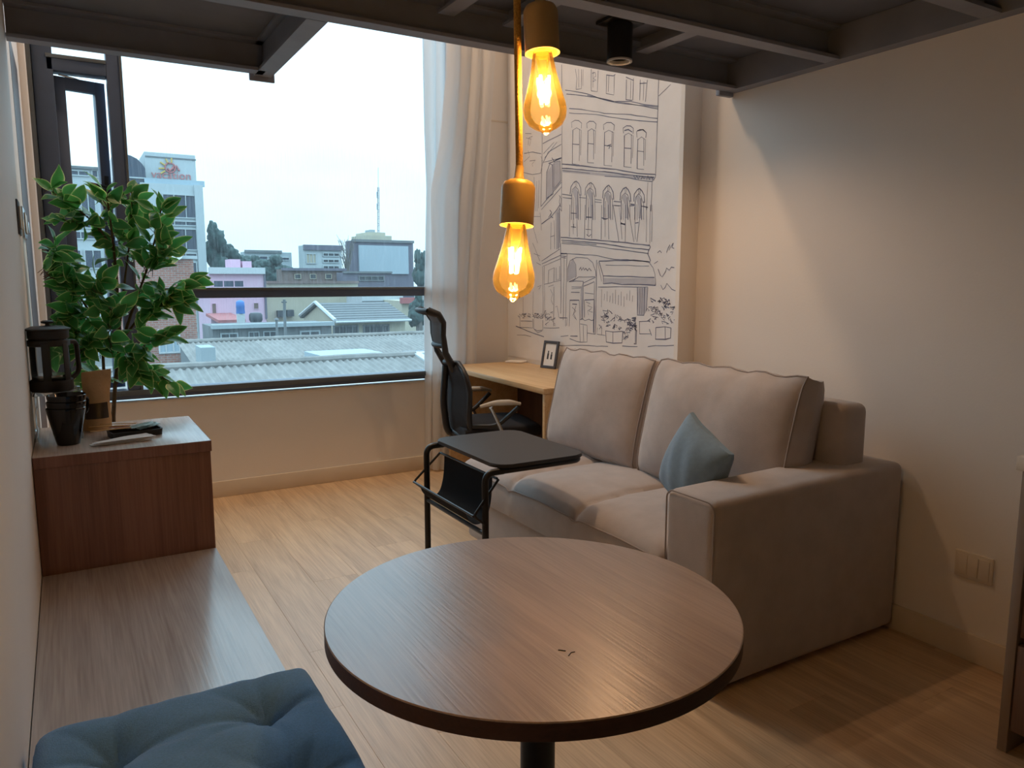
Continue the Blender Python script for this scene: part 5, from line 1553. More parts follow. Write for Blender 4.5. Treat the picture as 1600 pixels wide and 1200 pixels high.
# ================================================================ street drawing printed on the pier
mx = XM
t = thing('wall_mural', 'ink line drawing of a corner building printed on white wallpaper', 'mural', (mx, 3.7, 0.8))
link_mesh('paper', box(B(), mx-0.0025, mx-0.0005, 2.80, 4.70, 0.76, 4.25), M['mural'], t)
def ribbon(bm, pts, w, x):
    P = [Vector((x, a, b)) for a, b in pts]
    n = len(P)
    L, Rr = [], []
    for i in range(n):
        d = (P[min(i+1, n-1)]-P[max(i-1, 0)])
        d = d.normalized() if d.length > 0 else Vector((0, 1, 0))
        s = Vector((0, -d.z, d.y))*w/2*(0.75+0.5*random.random())
        L.append(bm.verts.new(P[i]+s)); Rr.append(bm.verts.new(P[i]-s))
    for i in range(n-1):
        bm.faces.new((L[i], L[i+1], Rr[i+1], Rr[i]))
bm = B()
for poly in MURAL_WASH:
    try: bm.faces.new([bm.verts.new((mx-0.0028, a, b)) for a, b in poly])
    except ValueError: pass
link_mesh('wash_print', bm, M['wash'], t, smooth=False)
bm = B()
for w, pts in MURAL_INK:
    fine = []
    for (a0, b0), (a1, b1) in zip(pts, pts[1:]):
        k = max(1, int(math.hypot(a1-a0, b1-b0)/0.05))
        for j in range(k):
            f = j/k
            fine.append((a0+(a1-a0)*f+random.uniform(-1, 1)*0.0014, b0+(b1-b0)*f+random.uniform(-1, 1)*0.0014))
    fine.append(pts[-1])
    ribbon(bm, fine, w, mx-0.0033)
link_mesh('ink_print', bm, M['ink'], t, smooth=False)

# ================================================================ switches, outlet, kitchen unit
t = thing('switch_plate', 'light switch plate on the left wall nearer the bench', 'switch', (XL, 2.95, 1.5))
link_mesh('plate', box(B(), XL, XL+0.006, 2.89, 3.01, 1.445, 1.555, 0.002), M['frame_grey'], t)
link_mesh('rocker', box(B(), XL+0.006, XL+0.010, 2.905, 2.995, 1.465, 1.535, 0.002), M['outlet'], t)
t = thing('switch_plate', 'light switch plate beside the dark door edge', 'switch', (XL, 3.33, 1.5))
link_mesh('plate', box(B(), XL, XL+0.007, 3.22, 3.43, 1.450, 1.560, 0.002), M['chrome'], t)
link_mesh('rocker', box(B(), XL+0.007, XL+0.012, 3.25, 3.40, 1.470, 1.540, 0.002), M['outlet'], t)

t = thing('wall_outlet', 'cream triple outlet plate low on the wall beside the sofa', 'outlet', (XR, 1.32, 0.33))
link_mesh('plate', box(B(), XR-0.009, XR-0.0005, 1.258, 1.384, 0.286, 0.380, 0.004, 3), M['outlet'], t)
for k in range(3):
    link_mesh('module', box(B(), XR-0.0115, XR-0.009, 1.268+0.0365*k, 1.302+0.0365*k, 0.298, 0.368, 0.0015), M['outlet'], t)

kx, ky = 2.16, 0.995
t = thing('kitchen_unit', 'brown kitchen base unit with pale worktop at the edge of the view', 'cabinet', (2.4, 0.2, 0))
link_mesh('worktop', box(B(), kx-0.012, XR-0.002, -1.6, ky+0.012, 0.80, 0.838, 0.003), M['counter'], t)
link_mesh('end_panel', box(B(), kx, XR-0.002, ky-0.025, ky, 0.001, 0.799, 0.001), M['kitchen_edge'], t)
link_mesh('carcass', box(B(), kx+0.03, XR-0.003, -1.6, ky-0.026, 0.06, 0.798), M['darkwood'], t)
for k in range(3):
    y1 = ky-0.028-0.62*k; y0 = max(-1.59, y1-0.616)
    d = link_mesh('drawer', box(B(), kx+0.008, kx+0.028, y0, y1, 0.34, 0.795, 0.002), M['kitchen'], t)
    d = link_mesh('drawer', box(B(), kx+0.002, kx+0.026, y0, y1, 0.07, 0.318, 0.002), M['kitchen'], t)

# ================================================================ potted ficus behind the cabinet
px_, py_ = 0.150, 3.36
t = thing('potted_ficus', 'leafy green ficus plant with cream-edged leaves standing behind the cabinet', 'plant', (px_, py_, 0))
link_mesh('pot', lathe(B(), [(0, 0.001), (0.085, 0.001), (0.092, 0.006), (0.115, 0.21), (0.120, 0.215), (0.120, 0.228), (0.108, 0.228), (0.104, 0.19), (0, 0.19)], (px_, py_, 0), 40), M['pot'], t)
link_mesh('soil', lathe(B(), [(0, 0.200), (0.07, 0.198), (0.105, 0.190), (0.06, 0.189), (0, 0.189)], (px_, py_, 0), 28), M['soil'], t)
random.seed(11)
TR = []
for pts, r0, r1 in STEMS:
    P = [Vector(q) for q in pts]
    n = len(P)
    link_mesh('stem', tube(B(), P, 0.004, 7, radii=[r0+(r1-r0)*k/(n-1) for k in range(n)]), M['bark'], t)
lm = bpy.data.meshes.new('leaf')
LN, LWd = 8, 6
lv, lf, rimv = [], [], []
for i in range(LN+1):
    a = i/LN
    w = 0.27*math.sin(PI*a**0.8)**0.85*(1-0.35*a)*1.25
    for j in range(LWd+1):
        u = j/LWd*2-1
        lv.append((a, u*w, 0.10*abs(u)*w*2-0.16*a*a+0.02*math.sin(9*a)*u))
        rimv.append(max(abs(u)**3*0.85, (a-0.85)/0.15*0.7 if a > 0.85 else 0))
for i in range(LN):
    for j in range(LWd):
        k = i*(LWd+1)+j
        lf.append((k, k+LWd+1, k+LWd+2, k+1))
lm.from_pydata(lv, [], lf)
at = lm.attributes.new('rim', 'FLOAT', 'POINT')
for k, v in enumerate(rimv): at.data[k].value = v
for p in lm.polygons: p.use_smooth = True
lm.materials.append(M['leaf'])
spots = []
for pts, n, sp in BRANCHES:
    P = [Vector(q) for q in pts]
    for k in range(n):
        f = 0.12+0.88*(k+0.5)/n
        g = f*(len(P)-1); i_ = min(int(g), len(P)-2); w = g-i_
        base = P[i_].lerp(P[i_+1], w)
        d = (P[i_+1]-P[i_]).normalized()
        side = Vector((random.uniform(-1, 1), random.uniform(-1, 1), random.uniform(-0.7, 0.7)))
        dirn = (d*0.55+side*0.9+Vector((0, 0, -0.12))).normalized()
        base = base+side*sp*random.random()
        nrm = Vector((random.uniform(-0.8, 0.8), random.uniform(-1.1, 0.1), random.uniform(0.1, 1.0)))
        spots.append((base, dirn, nrm, random.uniform(0.066, 0.098)))
random.shuffle(spots)
def leaf_mx(base, d, nrm, L):
    y = nrm.cross(d)
    if y.length < 1e-4: y = d.orthogonal()
    y.normalize(); z = d.cross(y)
    m = Matrix((d, y, z)).transposed().to_4x4()
    return Matrix.Translation(base) @ m @ Matrix.Diagonal((L, L, L, 1))
org = Vector((px_, py_, 0))
tw = B()
extra = []
for k, (b_, d_, n_, L_) in enumerate(spots):
    if b_.x < XL+0.05: b_.x = XL+0.05
    if (b_+d_*L_).x < XL+0.045: d_ = Vector((abs(d_.x), d_.y, d_.z))
    tube(tw, [b_-d_*0.022+Vector((0, 0, -0.006)), b_+d_*0.004], 0.0011, 4)
    if k < 298:
        o = bpy.data.objects.new('leaf', lm); COL.objects.link(o)
        o.parent = t
        o.matrix_local = leaf_mx(b_-org, d_, n_, L_)
    else:
        extra.append((b_, d_, n_, L_))
link_mesh('twigs', tw, M['bark'], t, kind='stuff')
if extra:
    vs, fs, rv = [], [], []
    for b_, d_, n_, L_ in extra:
        o0 = len(vs)
        mxx = leaf_mx(b_-org, d_, n_, L_)
        vs += [tuple(mxx @ Vector(v)) for v in lv]; rv += rimv
        fs += [tuple(o0+q for q in f) for f in lf]
    me = bpy.data.meshes.new('foliage'); me.from_pydata(vs, [], fs)
    at = me.attributes.new('rim', 'FLOAT', 'POINT')
    for k, v in enumerate(rv): at.data[k].value = v
    for p in me.polygons: p.use_smooth = True
    me.materials.append(M['leaf'])
    o = bpy.data.objects.new('foliage', me); COL.objects.link(o); o.parent = t; o['kind'] = 'stuff'

# ================================================================ the town outside
GZ = -9.0
M['o_white'] = mat('far_white_wall', srgb(168, 176, 178), 0.8, var=0.03, scale=0.5)
M['o_glass'] = mat('far_dark_glass', srgb(52, 62, 78), 0.25, var=0.10, scale=0.6)
M['o_lglass'] = mat('far_pale_glass', srgb(150, 168, 178), 0.3, var=0.08, scale=0.4)
M['o_grey'] = mat('far_grey_wall', srgb(104, 108, 110), 0.85, var=0.08, scale=0.6)
M['o_pink'] = mat('far_pink_wall', srgb(198, 166, 184), 0.8, var=0.03, scale=0.5)
M['o_cream'] = mat('far_cream_wall', srgb(170, 164, 146), 0.85, var=0.06, scale=0.4)
M['o_haze'] = mat('far_pale_block', srgb(144, 154, 158), 0.9, var=0.05, scale=0.2)
M['o_mauve'] = mat('far_mauve_wall', srgb(98, 96, 108), 0.85, var=0.05, scale=0.3)
M['o_screen'] = mat('far_pale_panel', srgb(150, 164, 172), 0.6, var=0.02, scale=0.2)
M['o_red'] = mat('far_red_roof', srgb(158, 96, 96), 0.8, var=0.10, scale=2)
M['o_brown'] = mat('far_brown_roof', srgb(112, 96, 90), 0.9, var=0.15, scale=1)
M['o_blue'] = mat('blue_tank', srgb(66, 112, 178), 0.5, var=0.04)
M['o_tile'] = mat('grey_roof_tile', srgb(94, 97, 99), 0.75, var=0.15, scale=6)
M['o_sheet'] = mat('weathered_roof_sheet', srgb(118, 115, 111), 0.75, var=0.22, scale=2.2, tint=0.10)
M['o_flash'] = mat('white_flashing', srgb(176, 182, 184), 0.5, var=0.05, scale=4)
M['o_dark'] = mat('far_dark_window', srgb(58, 62, 68), 0.5, var=0.15, scale=1)
M['o_tree'] = mat('far_tree', srgb(54, 72, 70), 0.95, var=0.4, scale=1.4, tint=0.12)
M['o_bark'] = mat('far_bark', srgb(96, 92, 88), 0.9, var=0.15, scale=1)
M['o_ground'] = mat('street_ground', srgb(84, 86, 84), 0.95, var=0.15, scale=0.1)
M['o_signpink'] = mat('sign_lettering', srgb(168, 100, 100), 0.6, var=0.03)
M['o_signyel'] = mat('sign_sun', srgb(190, 160, 80), 0.6, var=0.03)

def brick_mat():
    m, n, l, p = new_mat('far_brick')
    tc = n.new('ShaderNodeTexCoord'); mp = n.new('ShaderNodeMapping')
    mp.inputs['Rotation'].default_value = (PI/2, 0, 0)
    br = n.new('ShaderNodeTexBrick')
    br.inputs['Color1'].default_value = (*srgb(156, 104, 88), 1); br.inputs['Color2'].default_value = (*srgb(138, 88, 74), 1)
    br.inputs['Mortar'].default_value = (*srgb(150, 140, 132), 1)
    br.inputs['Scale'].default_value = 1.0; br.inputs['Brick Width'].default_value = 0.42; br.inputs['Row Height'].default_value = 0.16
    br.inputs['Mortar Size'].default_value = 0.018
    l.new(tc.outputs['Object'], mp.inputs[0]); l.new(mp.outputs[0], br.inputs['Vector']); l.new(br.outputs[0], p.inputs['Base Color'])
    p.inputs['Roughness'].default_value = 0.9
    return m
M['o_brick'] = brick_mat()

struct('ground', box(B(), -600, 900, 6.0, 1200, GZ-0.2, GZ), M['o_ground'], 'grey street ground far below the window')

def block(name, label, cat, rect, y, depth, m, group=None, z0=GZ):
    x0, x1, a, b = rect
    t = thing(name, label, cat, ((x0+x1)/2, y+depth/2, z0), group)
    link_mesh('wall', box(B(), x0, x1, y, y+depth, z0, b), m, t, smooth=False)
    t['_b'] = (x0, x1, y, depth)
    return t
def facade(t, name, rect, y, m, d=0.25, extra=None):
    x0, x1, a, b = rect
    return link_mesh(name, box(B(), x0, x1, y-d, y+0.3, a, b), m, t, smooth=False)
def window(t, rect, y, frame, glass, d=0.12, nv=1):
    x0, x1, a, b = rect
    bm = B(); e = min(0.14, (x1-x0)*0.08)
    box(bm, x0, x0+e, y-d, y+0.02, a, b); box(bm, x1-e, x1, y-d, y+0.02, a, b)
    box(bm, x0+e, x1-e, y-d, y+0.02, b-e, b); box(bm, x0+e, x1-e, y-d, y+0.02, a, a+e)
    for k in range(1, nv):
        xm = x0+(x1-x0)*k/nv
        box(bm, xm-e*0.4, xm+e*0.4, y-d, y+0.02, a+e, b-e)
    w = link_mesh('window', bm, frame, t, smooth=False)
    link_mesh('pane', box(B(), x0+e, x1-e, y-0.05, y+0.03, a+e, b-e), glass, w, smooth=False)

# office tower with the rooftop sign
Y = 130
t = block('office_tower', 'white office tower with dark glass bands and a rooftop sign', 'building', (10.984, 19.857, -4.917, 16.056), Y, 22, M['o_white'])
for rc in ((13.906, 18.899, 10.914, 14.537), (13.758, 18.760, 9.734, 10.521), (13.617, 18.627, 5.979, 9.340), (13.470, 18.489, 4.590, 5.583), (13.328, 18.356, 1.000, 4.192), (13.139, 18.179, -2.010, 0.600), (12.912, 17.965, -6.961, -2.412)):
    window(t, rc, Y, M['o_white'], M['o_glass'], 0.3, 3)
facade(t, 'roof_railing', (11.616, 20.234, 15.953, 16.826), Y+0.4, M['o_lglass'], 0.1)
facade(t, 'column', (18.558, 19.800, -7.076, 16.100), Y, M['o_white'], 0.5)
sb = link_mesh('sign_box', box(B(), *(12.082, 19.445), 133, 148, *(15.957, 21.085)), M['o_white'], t, smooth=False)
link_mesh('coping', box(B(), *(12.193, 19.546), 132.9, 133.1, *(20.299, 20.496)), M['o_grey'], sb, smooth=False)
bm = B()
for s in ([(14.941, 132.800, 19.229), (14.232, 132.800, 19.663)], [(14.820, 132.800, 18.732), (13.992, 132.800, 18.672)], [(15.415, 132.800, 19.460), (15.089, 132.800, 20.216)], [(15.885, 132.800, 19.593), (15.929, 132.800, 20.380)], [(14.890, 132.800, 18.346), (14.222, 132.800, 17.909)]):
    tube(bm, s, 0.13, 5)
link_mesh('sun_rays', bm, M['o_signyel'], sb)
cxs = (15.660, 132.800, 18.891)
link_mesh('sun_ring', tube(B(), [Vector(cxs)+Vector((0.75*math.cos(a*PI/8), 0, 0.72*math.sin(a*PI/8))) for a in range(16)], 0.13, 5, closed=True), M['o_signpink'], sb)
link_mesh('sun_letters', tube(B(), [(15.283, 132.800, 18.766), (15.539, 132.800, 18.392), (16.027, 132.800, 18.820), (16.142, 132.800, 19.221), (16.197, 132.800, 18.537), (16.610, 132.800, 19.255), (16.853, 132.800, 18.584), (17.041, 132.800, 18.598)], 0.16, 5), M['o_signpink'], sb)
fc = bpy.data.curves.new('lettering', 'FONT')
fc.body = 'vacation'; fc.size = 1.75; fc.align_x = 'CENTER'; fc.align_y = 'CENTER'; fc.extrude = 0.05
fc.materials.append(M['o_signpink'])
ft = bpy.data.objects.new('lettering_outline', fc); COL.objects.link(ft)
fm_ = bpy.data.meshes.new_from_object(ft)
bpy.data.objects.remove(ft); bpy.data.curves.remove(fc)
fo = bpy.data.objects.new('lettering', fm_); COL.objects.link(fo)
fo.parent = sb
fo.location = Vector((15.779, 132.800, 17.722))-Vector(sb['_o'])
fo.rotation_euler = (PI/2, 0, 0)
bm = B()
prism(bm, [(q[0], q[2]) for q in ((7.608, 131.000, 20.225), (8.979, 131.000, 20.244), (10.005, 131.000, 20.046), (10.853, 131.000, 19.643), (11.514, 131.000, 18.936), (11.912, 131.000, 18.204), (11.786, 131.000, 16.096), (7.325, 131.000, 15.814))], 'y', 131, 143)
link_mesh('curved_roof', bm, M['o_glass'], t, smooth=False)
link_mesh('roof_line', box(B(), *(7.368, 11.819), 130.7, 131, *(16.690, 16.880)), M['o_white'], t, smooth=False)
link_mesh('side_wing', box(B(), *(6.795, 11.790), 131.5, 145, GZ, 16.001), M['o_white'], t, smooth=False)
for rc in ((7.338, 9.255, 11.742, 14.227), (9.519, 11.383, 11.840, 14.347), (7.122, 11.175, 8.896, 10.345), (6.922, 10.984, 5.500, 7.443)):
    window(t, rc, 131.5, M['o_white'], M['o_glass'], 0.2, 2)

Y = 118
t = block('apartment_block', 'white apartment block seen through the open casement', 'building', (-0.246, 6.009, 12.966, 16.130), Y, 14, M['o_white'])
facade(t, 'parapet', (-0.136, 6.113, 15.964, 16.296), Y, M['o_grey'], 0.4)
for rc in ((1.415, 3.865, 15.033, 15.780), (4.157, 5.599, 14.933, 15.940), (0.990, 2.320, 10.075, 12.578), (2.618, 4.425, 10.156, 12.682), (0.649, 4.237, 8.181, 8.939), (0.561, 4.153, 6.745, 7.843), (0.195, 2.276, 2.831, 5.371), (2.576, 4.707, 2.849, 5.419)):
    window(t, rc, Y, M['o_white'], M['o_glass'], 0.2, 2)

Y = 60
t = block('brick_building', 'red brick building in front of the white office tower', 'building', (3.567, 8.251, -5.730, 2.937), Y, 9, M['o_brick'])
facade(t, 'coping', (3.790, 8.530, 2.846, 3.073), Y, M['o_white'], 0.15)
window(t, (5.569, 7.064, -3.982, -2.209), Y, M['o_flash'], M['o_lglass'], 0.1, 3)
window(t, (3.869, 4.941, -3.888, -2.147), Y, M['o_flash'], M['o_dark'], 0.1, 2)
facade(t, 'concrete_pier', (7.014, 8.023, -5.852, -3.856), Y, M['o_grey'], 0.5)
t = thing('satellite_dish', 'white satellite dish on the brick building roof', 'dish', (7.111, 60.000, 3.135))
c = Vector((7.055, 59.500, 3.165))
bm = lathe(B(), [(0, -0.12), (0.20, -0.10), (0.38, -0.03), (0.46, 0.04), (0.45, 0.05), (0.37, -0.01), (0.2, -0.07), (0, -0.09)], (0, 0, 0), 32)
link_mesh('reflector', xform(bm, c, R3(70, 0, 15)), M['o_flash'], t)
link_mesh('mast', tube(B(), [c+Vector((0, 0.1, 0)), Vector((7.111, 60.000, 3.135))+Vector((0, 0.3, 0))], 0.04, 6), M['o_grey'], t)
link_mesh('feed_arm', tube(B(), [c+Vector((0, -0.05, -0.35)), c+Vector((0.05, -0.45, 0.02))], 0.02, 5), M['o_grey'], t)

Y = 90
t = block('pink_house', 'pink house with a white roof slab beyond the grey roofs', 'house', (13.894, 19.942, -3.177, 2.017), Y, 9, M['o_pink'])
facade(t, 'roof_slab', (13.909, 19.929, 2.017, 2.732), Y, M['o_flash'], 0.5)
window(t, (14.237, 17.666, 0.443, 1.371), Y, M['o_pink'], M['o_glass'], 0.1, 3)
window(t, (14.030, 14.503, -2.395, -1.254), Y, M['o_pink'], M['o_brown'], 0.1)
window(t, (18.538, 19.108, -1.982, -1.251), Y, M['o_pink'], M['o_brown'], 0.1)
facade(t, 'downpipe', (19.802, 20.018, -3.109, 2.030), Y, M['o_mauve'], 0.2)
bm = box(B(), *(16.743, 17.914), 93, 96, *(2.366, 3.731)); box(bm, *(18.131, 19.171), 93, 96, *(2.373, 3.520))
link_mesh('roof_hut', bm, M['o_pink'], t, smooth=False)
link_mesh('lower_roof', prism(B(), [(Y-8, -2.743), (Y, -2.346), (Y, -2.346-0.3), (Y-8, -2.743-0.3)], 'x', (13.361, 86.000, -2.567)[0], (16.046, 86.000, -2.632)[0]), M['o_red'], t, smooth=False)
bp = (15.190, 80.000, -2.041)
t = thing('water_tank', 'blue plastic water tank in front of the pink house', 'water tank', bp)
link_mesh('tank_body', lathe(B(), [(0, 0), (0.42, 0), (0.44, 0.1), (0.40, 0.55), (0.43, 0.6), (0.40, 1.15), (0.34, 1.25), (0.12, 1.36), (0, 1.37)], bp, 24), M['o_blue'], t)
link_mesh('tank_stand', box(B(), bp[0]-0.35, bp[0]+0.35, bp[1]-0.35, bp[1]+0.35, GZ, bp[2]), M['o_flash'], t, smooth=False)
bp = (11.557, 55.500, -1.629)
t = thing('round_tank', 'dark round tank on the low roofs before the pink house', 'water tank', bp)
link_mesh('tank_body', lathe(B(), [(0, 0), (0.38, 0), (0.46, 0.15), (0.46, 0.5), (0.36, 0.64), (0.15, 0.68), (0, 0.69)], bp, 24), M['o_dark'], t)
link_mesh('tank_stand', box(B(), bp[0]-0.3, bp[0]+0.3, bp[1]-0.3, bp[1]+0.3, GZ, bp[2]), M['o_grey'], t, smooth=False)

Y = 86
t = block('cream_warehouse', 'long cream wall between the pink house and gabled house', 'building', (21.762, 33.800, -4.235, 1.054), 98, 4, M['o_cream'])
facade(t, 'roof_edge', (21.873, 33.878, 0.889, 1.218), 98, M['o_brown'], 0.3)
facade(t, 'air_unit', (22.970, 23.771, -3.303, -2.492), 98, M['o_dark'], 0.8)
facade(t, 'air_unit', (24.097, 24.988, -3.250, -2.434), 98, M['o_dark'], 0.8)
t = block('low_brown_house', 'low brown-roofed house behind the cream wall', 'house', (27.199, 36.732, 0.642, 2.893), 112, 3, M['o_brown'])
facade(t, 'roof_edge', (27.244, 36.768, 2.706, 3.080), 112, M['o_mauve'], 0.5)
for rc in ((29.045, 29.977, 1.486, 2.228), (31.297, 32.249, 1.488, 2.237), (33.595, 34.567, 1.490, 2.247)):
    window(t, rc, 112, M['o_cream'], M['o_dark'], 0.15)

Y = 220
t = block('pale_block', 'distant pale block above the dark trees', 'building', (43.461, 56.484, 3.623, 9.140), Y, 5, M['o_haze'])
facade(t, 'roof_edge', (43.596, 53.722, 8.937, 9.645), Y, M['o_grey'], 0.5)
for k in range(4):
    window(t, [(44.540, 46.608, 6.950, 8.005), (47.475, 49.747, 6.991, 8.054), (50.451, 52.577, 7.030, 8.100), (53.279, 55.796, 6.891, 7.790)][k], Y, M['o_white'], M['o_glass'], 0.3)
Y = 140
t = block('office_block', 'pale office block with dark roof band beside the bare tree', 'building', (38.028, 45.250, 1.064, 7.641), Y, 3, M['o_white'])
facade(t, 'roof_band', (38.137, 45.343, 6.822, 7.757), Y, M['o_mauve'], 0.4)
window(t, (38.533, 40.428, 4.338, 6.199), Y, M['o_white'], M['o_cream'], 0.2, 3)
for rc in ((41.649, 44.810, 5.676, 6.383), (41.609, 44.772, 4.497, 5.205), (41.568, 44.734, 3.315, 4.024)):
    window(t, rc, Y, M['o_white'], M['o_dark'], 0.2, 3)
Y = 122
t = block('panel_building', 'mauve building carrying one huge pale wall panel', 'building', (41.161, 52.102, 0.012, 7.799), Y, 3, M['o_mauve'])
facade(t, 'wall_panel', (42.280, 51.052, 2.371, 7.059), Y, M['o_screen'], 0.4)
facade(t, 'coping', (41.275, 52.179, 7.588, 8.011), Y, M['o_grey'], 0.3)
t = block('dark_shed', 'dark low shed in front of the panelled building', 'building', (35.028, 42.548, 0.548, 2.425), 108, 3, M['o_mauve'])
facade(t, 'roof_edge', (35.059, 42.571, 2.332, 2.613), 108, M['o_grey'], 0.3)
window(t, (37.351, 41.329, 1.206, 1.959), 108, M['o_grey'], M['o_dark'], 0.15, 4)
t = block('stepped_block', 'cream stepped block far behind the panelled building', 'building', (63.814, 71.132, 9.765, 12.255), 180, 9, M['o_cream'])
link_mesh('upper_storey', box(B(), *(65.360, 69.865), 181, 190, *(11.683, 13.088)), M['o_cream'], t, smooth=False)
link_mesh('plant_room', box(B(), *(66.404, 67.572), 182, 186, *(12.653, 13.747)), M['o_haze'], t, smooth=False)

# radio mast
b0, b1 = Vector((72.989, 196.000, -19.928)), Vector((74.098, 196.000, 30.981))
t = thing('radio_mast', 'tall thin radio mast above the stepped block', 'mast', tuple(b0))
bm = B()
for k in range(3):
    o_ = Vector((0.45*math.cos(2.1*k), 0.45*math.sin(2.1*k), 0))
    tube(bm, [b0+o_, b0.lerp(b1, 0.9)+o_*0.5], 0.07, 5)
link_mesh('mast_legs', bm, M['o_mauve'], t)
link_mesh('whip', tube(B(), [b0.lerp(b1, 0.88), b1], 0.06, 5), M['o_mauve'], t)
bm = B()
for k in range(22):
    p0 = b0.lerp(b1, 0.5+0.018*k)
    w = 0.33*(1-0.012*k)
    tube(bm, [p0+Vector((-w, 0, 0)), p0+Vector((w, 0, 0.3 if k % 2 else -0.3))], 0.04, 4)
link_mesh('bracing', bm, M['o_mauve'], t)
for q in (0.80, 0.86):
    p0 = b0.lerp(b1, q)
    link_mesh('antenna_panel', box(B(), p0.x-0.5, p0.x-0.3, p0.y-0.3, p0.y, p0.z-0.8, p0.z+0.8), M['o_haze'], t, smooth=False)

# trees
def crown(bm, c, rx, rz, seed, tall=1.0):
    random.seed(seed)
    for k in range(9):
        o_ = Vector((random.uniform(-1, 1)*rx*0.55, random.uniform(-1, 1)*rx*0.5, random.uniform(-0.75, 0.75)*rz))
        k_ = 1-0.45*max(0, o_.z/rz)
        r_ = bmesh.ops.create_icosphere(bm, subdivisions=3, radius=1.0)
        s = random.uniform(0.42, 0.62)
        for v in r_['verts']:
            d = v.co.copy()
            f = 1+0.35*noise.noise(d*2.3+Vector((seed, k, 0)))+0.25*noise.noise(d*6+Vector((k, seed, 1)))
            v.co = Vector(c)+Vector((o_.x*k_, o_.y, o_.z))+Vector((d.x*rx*s*k_, d.y*rx*s, d.z*rz*s*0.8))*f
def tree(label, top, bot, wpx_m, seed, group='trees beyond the roofs'):
    top, bot = Vector(top), Vector(bot)
    t = thing('tree', label, 'tree', (bot.x, bot.y, GZ), group)
    bm = B()
    c = (top+bot)/2; rz = (top.z-bot.z)/2
    crown(bm, c, wpx_m, rz, seed)
    link_mesh('crown', bm, M['o_tree'], t, ang=180)
    link_mesh('trunk', tube(B(), [(bot.x, bot.y, GZ), (bot.x, bot.y, c.z)], 0.35, 7), M['o_bark'], t)
tree('tall dark tree right beside the white office tower', (24.831, 150.000, 11.365), (24.381, 150.000, 2.479), 2.6, 3)
tree('dark tree between the office tower and pale block', (27.728, 157.000, 8.961), (27.401, 157.000, 2.294), 2.6, 4)
tree('low dark tree above the pink house roof hut', (31.202, 164.000, 6.514), (30.992, 164.000, 2.085), 2.6, 5)
tree('dark tree left of the pale block windows', (36.917, 178.000, 7.294), (36.632, 178.000, 1.013), 3.0, 6)
tree('broad dark tree under the pale block', (38.709, 171.000, 7.116), (38.434, 171.000, 0.744), 3.4, 7)
tree('dark tree at the right end of the pale block', (45.132, 185.000, 7.047), (44.859, 185.000, 0.389), 3.2, 8)
tree('small dark tree beside the office block', (34.518, 132.000, 3.700), (34.391, 132.000, 0.425), 2.6, 9)
tree('pointed dark conifer beside the curtain', (43.723, 100.000, 5.520), (43.624, 100.000, 0.035), 1.35, 10)
tree('round dark tree behind the gabled house', (32.639, 75.000, 0.080), (32.575, 75.000, -3.471), 1.1, 12)
random.seed(5)
b0 = Vector((38.999, 118.000, 1.300))
t = thing('bare_tree', 'leafless grey tree between office block and panelled building', 'tree', (b0.x, b0.y, GZ))
bm = B(); tube(bm, [(b0.x, b0.y, GZ), (b0.x, b0.y, b0.z), (b0.x+0.1, b0.y, b0.z+2.2)], 0.2, 6, radii=[0.28, 0.2, 0.14])
link_mesh('trunk', bm, M['o_bark'], t)
bm = B()
for k in range(20):
    a = random.uniform(-1, 1); h0 = random.uniform(0.2, 2.2); L = random.uniform(3, 5.5)
    p0 = Vector((b0.x+0.05, b0.y, b0.z+h0))
    p1 = p0+Vector((a*0.5, random.uniform(-0.4, 0.4), L*0.4)); p2 = p0+Vector((a*1.35, random.uniform(-0.8, 0.8), min(L, 6.4-h0)))
    tube(bm, [p0, p1, p2], 0.05, 4, radii=[0.08, 0.06, 0.03])
    for j in range(3):
        q = p1.lerp(p2, 0.3+0.25*j); tube(bm, [q, q+Vector((random.uniform(-0.7, 0.7), 0.2, random.uniform(0.5, 1.3)))], 0.03, 4, radii=[0.04, 0.02])
link_mesh('branches', bm, M['o_bark'], t)
random.seed(21)

# gabled house
xa, xb = 18.0, (24.342, 58.000, -1.943)[0]
ze, zr_ = -1.929, -0.650
t = thing('gabled_house', 'gabled house with grey tiled roof and cream walls', 'house', ((xa+xb)/2, 63, GZ))
link_mesh('wall', prism(B(), [(58.5, GZ), (58.5, ze-0.1), (63, zr_-0.15), (67.5, ze-0.1), (67.5, GZ)], 'x', xa+0.2, xb-0.2), M['o_cream'], t, smooth=False)
nrow, ncol = 8, 1
for k in range(8):
    f0, f1 = k/8, (k+1)/8+0.02
    ya, yb = 58-0.3+5.3*f0, 58-0.3+5.3*f1
    za, zb = ze+(zr_-ze)*f0, ze+(zr_-ze)*f1
    link_mesh('tile_row', prism(B(), [(ya, za+0.10), (yb, zb+0.04), (yb, zb-0.06), (ya, za-0.04)], 'x', xa, xb), M['o_tile'], t, smooth=False)
link_mesh('rear_roof', prism(B(), [(63, zr_+0.05), (68, ze), (68, ze-0.15), (63, zr_-0.1)], 'x', xa, xb), M['o_tile'], t, smooth=False)
link_mesh('verge', tube(B(), [(xa, 57.7, ze+0.12), (xa, 63, zr_+0.12), (xa, 68, ze+0.1)], 0.16, 6), M['o_flash'], t)
link_mesh('gutter', tube(B(), [(xa, 57.6, ze), (xb, 57.6, ze)], 0.10, 6), M['o_flash'], t)
window(t, (18.019, 20.114, -2.996, -2.233), 58.5, M['o_grey'], M['o_dark'], 0.1, 4)
window(t, (20.489, 22.729, -3.036, -2.256), 58.5, M['o_grey'], M['o_dark'], 0.1, 4)

